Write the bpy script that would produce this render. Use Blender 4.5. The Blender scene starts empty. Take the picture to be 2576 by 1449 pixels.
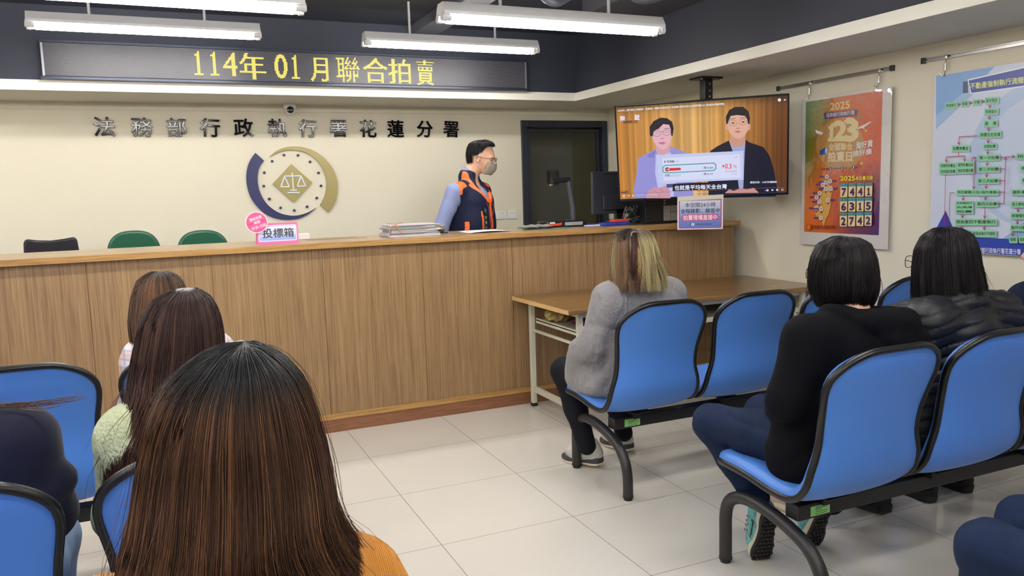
import bpy, bmesh, math, random
import numpy as np
from mathutils import Vector, Matrix

SC = bpy.context.scene
COL = SC.collection
PI = math.pi
random.seed(7)

# ------------------------------------------------------------------ camera, world, exposure
F_PX, YAW, PITCH, ROLL = 1995.13, 0.4158, 0.1223, -0.0301
EYE = np.array([0.0, 0.0, 1.411])
_cy, _sy, _cp, _sp = math.cos(YAW), math.sin(YAW), math.cos(PITCH), math.sin(PITCH)
_fwd = np.array([_sy*_cp, _cy*_cp, -_sp]); _rt = np.array([_cy, -_sy, 0.0]); _up = np.cross(_rt, _fwd)
_r2 = math.cos(ROLL)*_rt + math.sin(ROLL)*_up
_u2 = -math.sin(ROLL)*_rt + math.cos(ROLL)*_up
cam = bpy.data.objects.new('camera', bpy.data.cameras.new('camera'))
COL.objects.link(cam)
cam.matrix_world = Matrix(((_r2[0], _u2[0], -_fwd[0], EYE[0]), (_r2[1], _u2[1], -_fwd[1], EYE[1]),
                           (_r2[2], _u2[2], -_fwd[2], EYE[2]), (0, 0, 0, 1)))
cam.data.sensor_fit = 'HORIZONTAL'; cam.data.sensor_width = 36.0
cam.data.lens = 36.0*F_PX/2576.0
cam.data.clip_start = 0.05
SC.camera = cam
world = bpy.data.worlds.new('world'); SC.world = world; world.use_nodes = True
world.node_tree.nodes['Background'].inputs[0].default_value = (0.02, 0.02, 0.022, 1)
vs = SC.view_settings
vs.view_transform = 'Standard'; vs.look = 'None'; vs.gamma = 1.0; vs.use_curve_mapping = False
vs.exposure = 0.0
SC.cycles.max_bounces = 8; SC.cycles.glossy_bounces = 3; SC.cycles.transmission_bounces = 4; SC.cycles.transparent_max_bounces = 8
TUBE_POWER = 56.0

def ray(x, y):
    d = _r2*((x-1288.0)/F_PX) - _u2*((y-724.5)/F_PX) + _fwd
    return d
def on_y(x, y, Y): d = ray(x, y); return EYE + d*(Y-EYE[1])/d[1]
def on_x(x, y, X): d = ray(x, y); return EYE + d*(X-EYE[0])/d[0]
def on_z(x, y, Z): d = ray(x, y); return EYE + d*(Z-EYE[2])/d[2]

# ------------------------------------------------------------------ colours and materials
def lin(c):
    return tuple((v/255.0/12.92 if v/255.0 <= 0.04045 else ((v/255.0+0.055)/1.055)**2.4) for v in c)
MATS = {}
def M(name, rgb=(200, 200, 200), rough=0.5, metal=0.0, bump=None, vary=None, coat=0.0, emit=None, spec=0.5,
      vcol=False, trans=0.0, sheen=0.0):
    """bump=(scale, strength, (sx,sy,sz)); vary=(scale, amount, (sx,sy,sz))"""
    if name in MATS: return MATS[name]
    m = bpy.data.materials.new(name); m.use_nodes = True; MATS[name] = m
    nt = m.node_tree; N = nt.nodes; L = nt.links; b = N['Principled BSDF']
    c = lin(rgb)
    b.inputs['Base Color'].default_value = (*c, 1)
    b.inputs['Roughness'].default_value = rough; b.inputs['Metallic'].default_value = metal
    b.inputs['Specular IOR Level'].default_value = spec if rough < .75 or spec != .5 else .18
    b.inputs['Coat Weight'].default_value = coat; b.inputs['Coat Roughness'].default_value = 0.1
    b.inputs['Sheen Weight'].default_value = sheen
    if trans: b.inputs['Transmission Weight'].default_value = trans
    if emit is not None:
        b.inputs['Emission Color'].default_value = (*lin(emit[0]), 1); b.inputs['Emission Strength'].default_value = emit[1]
    src = None
    if vcol:
        a = N.new('ShaderNodeAttribute'); a.attribute_name = 'Col'; src = a.outputs['Color']
        L.new(src, b.inputs['Base Color'])
    def coords(s):
        tc = N.new('ShaderNodeTexCoord'); mp = N.new('ShaderNodeMapping'); mp.inputs['Scale'].default_value = s
        L.new(tc.outputs['Object'], mp.inputs['Vector']); return mp.outputs['Vector']
    if vary:
        n = N.new('ShaderNodeTexNoise'); n.inputs['Scale'].default_value = vary[0]; n.inputs['Detail'].default_value = 4
        L.new(coords(vary[2] if len(vary) > 2 else (1, 1, 1)), n.inputs['Vector'])
        mx = N.new('ShaderNodeMix'); mx.data_type = 'RGBA'; mx.blend_type = 'MULTIPLY'; mx.inputs[0].default_value = 1.0
        mr = N.new('ShaderNodeMapRange'); mr.inputs[1].default_value = 0.25; mr.inputs[2].default_value = 0.75
        mr.inputs[3].default_value = 1-vary[1]; mr.inputs[4].default_value = 1+vary[1]
        L.new(n.outputs['Fac'], mr.inputs[0])
        cb = N.new('ShaderNodeCombineColor')
        for i in range(3): L.new(mr.outputs[0], cb.inputs[i])
        if src is not None: L.new(src, mx.inputs[6])
        else: mx.inputs[6].default_value = (*c, 1)
        L.new(cb.outputs[0], mx.inputs[7]); L.new(mx.outputs[2], b.inputs['Base Color'])
    if bump:
        n = N.new('ShaderNodeTexNoise'); n.inputs['Scale'].default_value = bump[0]; n.inputs['Detail'].default_value = 3
        L.new(coords(bump[2] if len(bump) > 2 else (1, 1, 1)), n.inputs['Vector'])
        bp = N.new('ShaderNodeBump'); bp.inputs['Strength'].default_value = bump[1]; bp.inputs['Distance'].default_value = 0.004
        L.new(n.outputs['Fac'], bp.inputs['Height']); L.new(bp.outputs[0], b.inputs['Normal'])
    return m

def wood(name, c1, c2, c3, sc, rough=0.45, coat=0.0):
    """grain streaks: sc = mapping scale (small along the grain)"""
    m = bpy.data.materials.new(name); m.use_nodes = True; MATS[name] = m
    nt = m.node_tree; N = nt.nodes; L = nt.links; b = N['Principled BSDF']
    b.inputs['Roughness'].default_value = rough; b.inputs['Coat Weight'].default_value = coat
    b.inputs['Coat Roughness'].default_value = 0.15
    tc = N.new('ShaderNodeTexCoord')
    mp = N.new('ShaderNodeMapping'); mp.inputs['Scale'].default_value = sc
    L.new(tc.outputs['Object'], mp.inputs['Vector'])
    n1 = N.new('ShaderNodeTexNoise'); n1.inputs['Scale'].default_value = 1.0; n1.inputs['Detail'].default_value = 6
    n1.inputs['Roughness'].default_value = 0.7; n1.inputs['Distortion'].default_value = 0.15
    L.new(mp.outputs[0], n1.inputs['Vector'])
    mp2 = N.new('ShaderNodeMapping'); mp2.inputs['Scale'].default_value = tuple(v*5.5 for v in sc)
    L.new(tc.outputs['Object'], mp2.inputs['Vector'])
    n2 = N.new('ShaderNodeTexNoise'); n2.inputs['Scale'].default_value = 1.0; n2.inputs['Detail'].default_value = 3
    L.new(mp2.outputs[0], n2.inputs['Vector'])
    r1 = N.new('ShaderNodeValToRGB'); e = r1.color_ramp.elements
    e[0].position = 0.3; e[0].color = (*lin(c1), 1); e[1].position = 0.72; e[1].color = (*lin(c3), 1)
    k = e.new(0.52); k.color = (*lin(c2), 1)
    L.new(n1.outputs['Fac'], r1.inputs[0])
    r2 = N.new('ShaderNodeValToRGB'); e = r2.color_ramp.elements
    e[0].position = 0.3; e[0].color = (0.6, 0.56, 0.5, 1); e[1].position = 0.6; e[1].color = (1.08, 1.08, 1.08, 1)
    L.new(n2.outputs['Fac'], r2.inputs[0])
    mx = N.new('ShaderNodeMix'); mx.data_type = 'RGBA'; mx.blend_type = 'MULTIPLY'; mx.inputs[0].default_value = 0.85
    L.new(r1.outputs[0], mx.inputs[6]); L.new(r2.outputs[0], mx.inputs[7]); L.new(mx.outputs[2], b.inputs['Base Color'])
    return m

# ------------------------------------------------------------------ object helpers
def tag(o, label=None, cat=None, group=None, kind=None):
    if label: o['label'] = label
    if cat: o['category'] = cat
    if group: o['group'] = group
    if kind: o['kind'] = kind
    return o
def empty(name, loc, label=None, cat=None, group=None):
    o = bpy.data.objects.new(name, None); COL.objects.link(o); o.location = loc; o.empty_display_size = 0.1
    return tag(o, label, cat, group)
def wloc(p):
    v = Vector((0, 0, 0))
    while p is not None: v = v+Vector(p.location); p = p.parent
    return v
def obj(name, V, Fc, mats, parent=None, smooth=False, local=False, mi=None, auto=None, cols=None):
    """V in world coordinates unless local"""
    V = np.asarray(V, dtype=np.float64).reshape(-1, 3)
    org = Vector((0, 0, 0)) if (parent is None or local) else wloc(parent)
    base = Vector((0, 0, 0))
    if parent is None and not local and len(V):
        base = Vector(((V[:, 0].min()+V[:, 0].max())/2, (V[:, 1].min()+V[:, 1].max())/2, V[:, 2].min()))
    V = V-np.array(org+base)
    me = bpy.data.meshes.new(name)
    if isinstance(Fc, np.ndarray) and Fc.ndim == 2:
        nf, k = Fc.shape
        me.vertices.add(len(V)); me.vertices.foreach_set('co', V.ravel().astype(np.float32))
        me.loops.add(nf*k); me.loops.foreach_set('vertex_index', Fc.ravel().astype(np.int32))
        me.polygons.add(nf); me.polygons.foreach_set('loop_start', np.arange(0, nf*k, k, dtype=np.int32))
        me.update(calc_edges=True); me.validate()
    else:
        me.from_pydata([tuple(v) for v in V], [], [tuple(f) for f in Fc]); me.update()
    if not isinstance(mats, (list, tuple)): mats = [mats]
    for m in mats: me.materials.append(m)
    if mi is not None: me.polygons.foreach_set('material_index', np.asarray(mi, dtype=np.int32))
    if smooth: me.polygons.foreach_set('use_smooth', [True]*len(me.polygons))
    if cols is not None:
        a = me.attributes.new('Col', 'FLOAT_COLOR', 'POINT')
        cc = np.ones((len(V), 4), dtype=np.float32); cc[:, :3] = cols
        a.data.foreach_set('color', cc.ravel())
    if auto is not None and smooth:
        try: me.set_sharp_from_angle(angle=math.radians(auto))
        except Exception: pass
    o = bpy.data.objects.new(name, me); COL.objects.link(o); o.parent = parent
    o.location = base
    return o

class MB:
    """mesh builder"""
    def __init__(s): s.V = []; s.F = []; s.m = []; s.cur = 0
    def add(s, V, Fc):
        b = len(s.V); s.V += [tuple(map(float, v)) for v in V]
        s.F += [tuple(i+b for i in f) for f in Fc]; s.m += [s.cur]*len(Fc); return s
    def box(s, x0, x1, y0, y1, z0, z1, T=None):
        V = [(x, y, z) for z in (z0, z1) for y in (y0, y1) for x in (x0, x1)]
        if T is not None: V = [tuple(T @ Vector(v)) for v in V]
        return s.add(V, [(0, 2, 3, 1), (4, 5, 7, 6), (0, 1, 5, 4), (2, 6, 7, 3), (0, 4, 6, 2), (1, 3, 7, 5)])
    def bbox(s, x0, x1, y0, y1, z0, z1, r=0.005, T=None, seg=3):
        bm = bmesh.new(); bmesh.ops.create_cube(bm, size=1.0)
        for v in bm.verts:
            v.co = Vector(((x0+x1)/2+v.co.x*(x1-x0), (y0+y1)/2+v.co.y*(y1-y0), (z0+z1)/2+v.co.z*(z1-z0)))
        bmesh.ops.bevel(bm, geom=bm.edges[:]+bm.verts[:], offset=r, segments=seg, profile=0.5, affect='EDGES')
        bm.verts.index_update()
        V = [tuple(T @ v.co) if T is not None else tuple(v.co) for v in bm.verts]
        s.add(V, [tuple(v.index for v in f.verts) for f in bm.faces]); bm.free(); return s
    def tube(s, P, r, n=12, caps=True, closed=False, flat=None):
        P = [Vector(p) for p in P]; R = r if hasattr(r, '__len__') else [r]*len(P)
        m = len(P); b = len(s.V); T = []
        for i in range(m):
            if closed: t = P[(i+1) % m]-P[i-1]
            else: t = P[min(i+1, m-1)]-P[max(i-1, 0)]
            T.append(t.normalized())
        u = T[0].orthogonal().normalized()
        V = []
        for i in range(m):
            u = (u-T[i]*u.dot(T[i]));
            if u.length < 1e-6: u = T[i].orthogonal()
            u.normalize(); w = T[i].cross(u)
            for k in range(n):
                a = 2*PI*k/n
                V.append(P[i]+(u*math.cos(a)+w*math.sin(a))*R[i])
        Fc = []
        for i in range(m if closed else m-1):
            j = (i+1) % m
            for k in range(n):
                Fc.append((i*n+k, i*n+(k+1) % n, j*n+(k+1) % n, j*n+k))
        if caps and not closed:
            Fc.append(tuple(reversed(range(n)))); Fc.append(tuple((m-1)*n+k for k in range(n)))
        return s.add(V, Fc)
    def lathe(s, prof, c=(0, 0, 0), n=24, axis='z', T=None):
        """prof: (r, h)"""
        V = []
        for r, h in prof:
            for k in range(n):
                a = 2*PI*k/n; p = (r*math.cos(a), r*math.sin(a), h)
                if axis == 'y': p = (p[0], p[2], p[1])
                if axis == 'x': p = (p[2], p[0], p[1])
                p = Vector(p)
                if T is not None: p = T @ p
                V.append(p+Vector(c))
        m = len(prof)
        Fc = [(i*n+k, i*n+(k+1) % n, (i+1)*n+(k+1) % n, (i+1)*n+k) for i in range(m-1) for k in range(n)]
        Fc.append(tuple(reversed(range(n)))); Fc.append(tuple((m-1)*n+k for k in range(n)))
        return s.add(V, Fc)
    def prism(s, pts, d0, d1, f):
        """2D outline pts extruded; f(u,v,d)->xyz"""
        n = len(pts)
        V = [f(u, v, d0) for u, v in pts]+[f(u, v, d1) for u, v in pts]
        Fc = [tuple(reversed(range(n))), tuple(range(n, 2*n))]+[(i, (i+1) % n, n+(i+1) % n, n+i) for i in range(n)]
        return s.add(V, Fc)
    def ball(s, c, r, n=16, sc=(1, 1, 1), T=None):
        V = []; m = n//2
        for i in range(m+1):
            for k in range(n):
                a = PI*i/m; b = 2*PI*k/n
                p = Vector((math.sin(a)*math.cos(b)*r*sc[0], math.sin(a)*math.sin(b)*r*sc[1], math.cos(a)*r*sc[2]))
                if T is not None: p = T @ p
                V.append(p+Vector(c))
        Fc = [(i*n+k, (i+1)*n+k, (i+1)*n+(k+1) % n, i*n+(k+1) % n) for i in range(m) for k in range(n)]
        return s.add(V, Fc)
    def build(s, name, mats, parent=None, smooth=False, bevel=None, auto=40, local=False):
        o = obj(name, s.V, s.F, mats, parent, smooth=smooth, mi=s.m if s.F else None, auto=auto, local=local)
        bm = bmesh.new(); bm.from_mesh(o.data)
        bmesh.ops.recalc_face_normals(bm, faces=bm.faces[:]); bm.to_mesh(o.data); bm.free()
        if bevel:
            md = o.modifiers.new('bevel', 'BEVEL'); md.width = bevel; md.segments = 2; md.limit_method = 'ANGLE'
        return o

def smooth_path(P, k=6):
    """Catmull-Rom through points"""
    P = [np.array(p, float) for p in P]; out = []
    for i in range(len(P)-1):
        p0 = P[max(i-1, 0)]; p1 = P[i]; p2 = P[i+1]; p3 = P[min(i+2, len(P)-1)]
        for j in range(k):
            t = j/k
            out.append(0.5*((2*p1)+(-p0+p2)*t+(2*p0-5*p1+4*p2-p3)*t*t+(-p0+3*p1-3*p2+p3)*t**3))
    out.append(P[-1]); return out

# ------------------------------------------------------------------ flat graphics (print, screens, signs)
GLYPH = {('1', 0.0): (np.array([(.16, .05), (.33, .05), (.33, .7), (.25, .7), (.16, .61), (.02, .58), (.02, .52), (.16, .54), (.0, .0), (.49, .0), (.49, .06), (.0, .06)]), [(0, 1, 2, 3, 4), (7, 4, 5, 6), (8, 9, 10, 11)])}
def glyphs(txt, bold=0.0):
    key = (txt, bold)
    if key in GLYPH: return GLYPH[key]
    cu = bpy.data.curves.new('t', 'FONT'); cu.body = txt; cu.size = 1; cu.resolution_u = 3; cu.offset = bold; cu.fill_mode = 'FRONT'
    ob = bpy.data.objects.new('t', cu); COL.objects.link(ob)
    bpy.context.view_layer.update()
    me = bpy.data.meshes.new_from_object(ob.evaluated_get(bpy.context.evaluated_depsgraph_get()))
    V = np.array([v.co[:2] for v in me.vertices]).reshape(-1, 2)
    Fc = [tuple(p.vertices) for p in me.polygons]
    bpy.data.objects.remove(ob); bpy.data.curves.remove(cu); bpy.data.meshes.remove(me)
    GLYPH[key] = (V, Fc); return GLYPH[key]

class Flat:
    """coloured flat shapes on a plane: O origin, eu right, ev up, en toward viewer"""
    def __init__(s, O, eu, ev, step=0.00012):
        s.O = np.array(O, float); s.eu = np.array(eu, float); s.ev = np.array(ev, float)
        s.en = np.cross(s.eu, s.ev); s.en /= np.linalg.norm(s.en)
        s.V = []; s.F = []; s.C = []; s.d = 0.0; s.step = step
        s.look = None
    def px(s, x, y):
        """photo pixel -> uv on the plane"""
        if s.look: x, y = s.look(x, y)
        d = ray(x, y); t = np.dot(s.O-EYE, s.en)/np.dot(d, s.en); p = EYE+d*t-s.O
        return (np.dot(p, s.eu)/np.dot(s.eu, s.eu), np.dot(p, s.ev)/np.dot(s.ev, s.ev))
    def raw(s, uv, faces, col, up=True):
        if up: s.d += s.step
        b = len(s.V); col = np.asarray(col, float)
        for i, (u, v) in enumerate(uv):
            s.V.append(s.O+s.eu*u+s.ev*v+s.en*s.d)
            s.C.append(lin(col[i] if col.ndim == 2 else col))
        s.F += [tuple(j+b for j in f) for f in faces]; return s
    def poly(s, uv, col, px=False):
        if px: uv = [s.px(*p) for p in uv]
        return s.raw(uv, [tuple(range(len(uv)))], col)
    def rect(s, u0, v0, u1, v1, col): return s.poly([(u0, v0), (u1, v0), (u1, v1), (u0, v1)], col)
    def rr(s, u0, v0, u1, v1, r, col, n=6):
        P = []
        for cx, cy, a0 in ((u1-r, v0+r, -90), (u1-r, v1-r, 0), (u0+r, v1-r, 90), (u0+r, v0+r, 180)):
            for i in range(n+1):
                a = math.radians(a0+90*i/n); P.append((cx+r*math.cos(a), cy+r*math.sin(a)))
        return s.poly(P, col)
    def ell(s, u, v, a, b, col, n=28, rot=0.0):
        c, q = math.cos(rot), math.sin(rot)
        return s.poly([(u+a*math.cos(t)*c-b*math.sin(t)*q, v+a*math.cos(t)*q+b*math.sin(t)*c) for t in np.linspace(0, 2*PI, n, endpoint=False)], col)
    def line(s, P, w, col):
        s.d += s.step
        for (a, b) in zip(P[:-1], P[1:]):
            a = np.array(a); b = np.array(b); t = b-a; L = np.linalg.norm(t)
            if L < 1e-9: continue
            t /= L; n = np.array([-t[1], t[0]])*w/2; a = a-t*w/2; b = b+t*w/2
            s.raw([a-n, b-n, b+n, a+n], [(0, 1, 2, 3)], col, up=False)
        return s
    def text(s, txt, u0, v0, u1, v1, col, bold=0.0, skew=0.0, keep=False, rot=0.0):
        V, Fc = glyphs(txt)
        if not len(V): return s
        mn = V.min(0); mx = V.max(0); k = (V-mn)/(mx-mn)
        if txt == '1': u0, u1 = (u0+u1)/2-(v1-v0)*.2, (u0+u1)/2+(v1-v0)*.2
        if keep:
            sc = min((u1-u0)/(mx-mn)[0], (v1-v0)/(mx-mn)[1]); w = (mx-mn)*sc
            u0, v0 = (u0+u1)/2-w[0]/2, (v0+v1)/2-w[1]/2; u1, v1 = u0+w[0], v0+w[1]
        U = u0+k[:, 0]*(u1-u0)+skew*(k[:, 1])*(v1-v0); W = v0+k[:, 1]*(v1-v0)
        if rot:
            cu, cv = (u0+u1)/2, (v0+v1)/2; a, b = U-cu, W-cv
            U = cu+a*math.cos(rot)-b*math.sin(rot); W = cv+a*math.sin(rot)+b*math.cos(rot)
        return s.thick(U, W, Fc, col, bold*(u1-u0)/(mx-mn)[0], bold*(v1-v0)/(mx-mn)[1])
    def thick(s, U, W, Fc, col, bu, bv):
        s.raw(list(zip(U, W)), Fc, col)
        if bu:
            for a, c in ((1, 0), (-1, 0), (0, 1), (0, -1)):
                s.d += s.step*.08; s.raw(list(zip(U+a*bu*.8, W+c*bv*.8)), Fc, col, up=False)
        return s
    def ptext(s, txt, x0, y0, x1, y1, col, bold=0.0, dy=0.0, **k):
        """text fitted in the quad from top-left (x0,y0) to bottom-right (x1,y1) in photo pixels; dy = rise of the right end"""
        V, Fc = glyphs(txt)
        if not len(V): return s
        mn = V.min(0); mx = V.max(0); t = (V-mn)/(mx-mn)
        if txt == '1': x0, x1 = (x0+x1)/2-(y1-y0)*.2, (x0+x1)/2+(y1-y0)*.2
        a = np.array(s.px(x0, y1)); b = np.array(s.px(x1, y1-dy)); c = np.array(s.px(x0, y0)); d = np.array(s.px(x1, y0-dy))
        uv = np.array([a*(1-p)*(1-q)+b*p*(1-q)+c*(1-p)*q+d*p*q for p, q in t])
        return s.thick(uv[:, 0], uv[:, 1], Fc, col, bold*np.linalg.norm(b-a)/(mx-mn)[0], bold*np.linalg.norm(c-a)/(mx-mn)[1])
    def pq(s, x0, y0, x1, y1, col, dy=0.0):
        return s.poly([(x0, y1), (x1, y1-dy), (x1, y0-dy), (x0, y0)], col, px=True)
    def pell(s, x, y, a, b, col, n=24):
        return s.poly([(x+a*math.cos(t), y-b*math.sin(t)) for t in np.linspace(0, 2*PI, n, endpoint=False)], col, px=True)
    def pline(s, P, w, col): return s.line([s.px(*p) for p in P], w, col)
    def grid(s, u0, v0, u1, v1, nu, nv, fn):
        s.d += s.step
        uv = [(u0+(u1-u0)*i/nu, v0+(v1-v0)*j/nv) for j in range(nv+1) for i in range(nu+1)]
        col = np.array([fn(i/nu, j/nv) for j in range(nv+1) for i in range(nu+1)])
        Fc = [(j*(nu+1)+i, j*(nu+1)+i+1, (j+1)*(nu+1)+i+1, (j+1)*(nu+1)+i) for j in range(nv) for i in range(nu)]
        return s.raw(uv, Fc, col, up=False)
    def build(s, name, mt, parent=None):
        return obj(name, s.V, s.F, mt, parent, cols=np.array(s.C))

def lerp3(stops, t):
    for (a, ca), (b, cb) in zip(stops[:-1], stops[1:]):
        if t <= b:
            k = (t-a)/(b-a) if b > a else 0
            return tuple(ca[i]*(1-k)+cb[i]*k for i in range(3))
    return stops[-1][1]
PRINT = M('glossy_print', vcol=True, rough=0.35)
MATTE = M('matte_print', vcol=True, rough=0.7)
def screen_mat(name, strength):
    m = bpy.data.materials.new(name); m.use_nodes = True; nt = m.node_tree; b = nt.nodes['Principled BSDF']
    a = nt.nodes.new('ShaderNodeAttribute'); a.attribute_name = 'Col'
    b.inputs['Base Color'].default_value = (0.01, 0.01, 0.01, 1); b.inputs['Roughness'].default_value = 0.25
    nt.links.new(a.outputs['Color'], b.inputs['Emission Color']); b.inputs['Emission Strength'].default_value = strength
    return m
SCREEN = screen_mat('lit_screen', 0.95)
# ------------------------------------------------------------------ lights
WHITE = M('white_enamel', (226, 226, 226), 0.4)
TUBE = M('lit_tube', (255, 255, 255), 0.5, emit=((255, 251, 246), TUBE_POWER))
LAMP_PLASTIC = M('lamp_holder_plastic', (215, 215, 216), 0.4)
STEEL = M('brushed_steel', (190, 190, 190), 0.25, metal=1.0)
def make_fixture():
    r = empty('fluorescent_fixture', (0, 0, 0))
    b = MB(); b.prism([(-.062, .03), (.062, .03), (.062, .045), (.036, .09), (-.036, .09), (-.062, .045)], -.625, .625, lambda u, v, d: (d, u, v))
    b.build('housing', WHITE, r, bevel=.002)
    for s in (-1, 1):
        t = MB(); t.tube([(-.585, s*.036, .0165), (.585, s*.036, .0165)], .0145, 12); t.build('tube', TUBE, r, smooth=True)
        for e in (-1, 1):
            h = MB(); h.tube([(e*.585, s*.036, .0165), (e*.607, s*.036, .0165)], .0148, 14)
            h.tube([(e*.607, s*.036, .02), (e*.63, s*.036, .022)], .021, 14); h.build('lamp_holder', LAMP_PLASTIC, r, smooth=True)
        q = MB(); q.tube([(s*.31, 0, .088), (s*.31, 0, .46)], .0085, 10); q.build('hanging_rod', WHITE, r, smooth=True)
    return r
def copy_tree(o, parent=None):
    c = o.copy(); COL.objects.link(c); c.parent = parent
    for ch in list(o.children): copy_tree(ch, c)
    return c
FIX0 = make_fixture()
fix_used = [False]
def fixture(x, y, z, label):
    o = FIX0 if not fix_used[0] else copy_tree(FIX0)
    fix_used[0] = True
    o.location = (x, y, z); tag(o, label, 'ceiling light', 'hanging twin tube lights')
fixture(1.945, 5.27, 2.378, 'lit twin tube light hanging over the right end of the lettered display')
fixture(1.935, 3.72, 2.222, 'largest lit twin tube light, nearest on the right half of the ceiling')
fixture(.04, 5.27, 2.39, 'lit twin tube light hanging just above the left end of the lettered display')
fixture(.04, 3.72, 2.222, 'lit twin tube light cut by the top edge, above the left display light')
for x, y in ((-1.86, 5.27), (-1.86, 3.72), (-3.6, 4.5), (.04, 2.15), (1.935, 2.15), (-1.86, 2.15), (.04, .6), (1.935, .6), (-1.86, .6), (-3.6, 1.4), (.04, -.95), (1.935, -.95), (-1.86, -.95)):
    fixture(x, y, 2.3, 'unseen twin tube light added to light the room')  # unseen fixtures, added only for the light they give the room

# ------------------------------------------------------------------ room shell
XW, YB, ZS, ZC = 3.97, 6.634, 2.142, 2.68
PAINT = M('cream_wall_paint', (218, 212, 193), 0.75, bump=(160, .05), spec=0.3)
DARK = M('dark_ceiling_paint', (57, 61, 74), 0.6, spec=0.4, bump=(90, .05))
SOFFIT = M('soffit_paint', (205, 202, 190), 0.75, spec=0.3)

def floor_mat():
    m = bpy.data.materials.new('polished_tiles'); m.use_nodes = True; nt = m.node_tree; N = nt.nodes; L = nt.links
    b = N['Principled BSDF']; tc = N.new('ShaderNodeTexCoord'); sp = N.new('ShaderNodeSeparateXYZ'); L.new(tc.outputs['Object'], sp.inputs[0])
    def mth(op, a, c=None):
        n = N.new('ShaderNodeMath'); n.operation = op
        for i, v in enumerate((a, c)):
            if v is None: continue
            if isinstance(v, (int, float)): n.inputs[i].default_value = v
            else: L.new(v, n.inputs[i])
        return n.outputs[0]
    lines = []; cells = []
    for ax, off in ((0, .945), (1, 4.719)):
        t = mth('DIVIDE', mth('SUBTRACT', sp.outputs[ax], off-60.0), 0.6)
        fr = mth('FRACT', t); cells.append(mth('FLOOR', t))
        d = mth('MINIMUM', fr, mth('SUBTRACT', 1.0, fr)); lines.append(mth('LESS_THAN', d, .0023))
    g = mth('MAXIMUM', lines[0], lines[1])
    cv = N.new('ShaderNodeCombineXYZ'); L.new(cells[0], cv.inputs[0]); L.new(cells[1], cv.inputs[1])
    wn = N.new('ShaderNodeTexWhiteNoise'); wn.noise_dimensions = '2D'; L.new(cv.outputs[0], wn.inputs['Vector'])
    mr = N.new('ShaderNodeMapRange'); mr.inputs[3].default_value = .975; mr.inputs[4].default_value = 1.015; L.new(wn.outputs['Value'], mr.inputs[0])
    no = N.new('ShaderNodeTexNoise'); no.inputs['Scale'].default_value = 3.0; L.new(tc.outputs['Object'], no.inputs['Vector'])
    mr2 = N.new('ShaderNodeMapRange'); mr2.inputs[3].default_value = .97; mr2.inputs[4].default_value = 1.03; L.new(no.outputs['Fac'], mr2.inputs[0])
    vv = mth('MULTIPLY', mr.outputs[0], mr2.outputs[0])
    mx = N.new('ShaderNodeMix'); mx.data_type = 'RGBA'; mx.blend_type = 'MULTIPLY'; mx.inputs[0].default_value = 1
    mx.inputs[6].default_value = (*lin((213, 208, 198)), 1); cb = N.new('ShaderNodeCombineColor')
    for i in range(3): L.new(vv, cb.inputs[i])
    L.new(cb.outputs[0], mx.inputs[7])
    m2 = N.new('ShaderNodeMix'); m2.data_type = 'RGBA'; L.new(g, m2.inputs[0]); L.new(mx.outputs[2], m2.inputs[6])
    m2.inputs[7].default_value = (*lin((128, 120, 110)), 1); L.new(m2.outputs[2], b.inputs['Base Color'])
    b.inputs['Roughness'].default_value = .16; b.inputs['Specular IOR Level'].default_value = .5
    return m
fl = MB(); fl.box(-4.6, XW+.1, -2.6, YB+1.5, -.1, 0); tag(fl.build('floor', floor_mat(), local=True), kind='structure')
D0, D1, DZ = 3.062, 3.958, 2.038
w = MB(); w.box(-4.6, D0, YB, YB+.12, 0, ZC+.1); w.box(D1, XW+.1, YB, YB+.12, 0, ZC+.1); w.box(D0, D1, YB, YB+.12, DZ, ZC+.1)
tag(w.build('wall_back', PAINT), kind='structure')
w = MB(); w.box(XW, XW+.1, -2.6, YB, 0, ZC+.1); tag(w.build('wall_right', PAINT), kind='structure')
w = MB(); w.box(-4.7, -4.6, -2.6, YB+.12, 0, ZC+.1); tag(w.build('wall_left', PAINT), kind='structure')
w = MB(); w.box(-4.6, XW+.1, -2.7, -2.6, 0, ZC+.1); tag(w.build('wall_front', PAINT), kind='structure')
w = MB(); w.box(-4.6, XW+.1, -2.6, YB+.12, ZC, ZC+.1); tag(w.build('ceiling', DARK), kind='structure')
# dropped soffit along the back and right walls, with an added fascia board whitened to look lit
YF, XF = 5.986, 3.282
s = MB()
s.prism([(-4.6, YF), (XF, YF), (XF, -2.6), (XW, -2.6), (XW, YB), (-4.6, YB)], ZS, 2.203, lambda u, v, d: (u, v, d))
tag(s.build('trim_1', SOFFIT), kind='structure')
s = MB(); s.box(-4.6, XF, YF-.012, YF, ZS-.002, 2.205); s.box(XF-.012, XF, -2.6, YF-.012, ZS-.002, 2.205)
tag(s.build('trim_5', M('fascia_lit_white', (240, 237, 226), .6)), kind='structure')
s = MB(); s.box(-4.6, XF+.02, YF+.02, YF+.06, 2.203, ZC); s.box(XF+.02, XF+.06, -2.6, YF+.06, 2.203, ZC)
tag(s.build('wall_recess', DARK), kind='structure')
BEAM = M('ceiling_beam_paint', (96, 98, 108), 0.6)
s = MB(); s.box(1.87, 2.06, -1.0, YF+.02, 2.61, ZC); tag(s.build('trim_2', BEAM), kind='structure')
s = MB(); s.box(2.75, 3.3, -1.0, 4.9, 2.58, ZC); tag(s.build('trim_3', M('duct_grey', (74, 74, 82), .6)), kind='structure')
s = MB(); s.box(-4.6, XW, YB-.012, YB, ZS-.055, ZS); tag(s.build('trim_4', PAINT), kind='structure')

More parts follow.
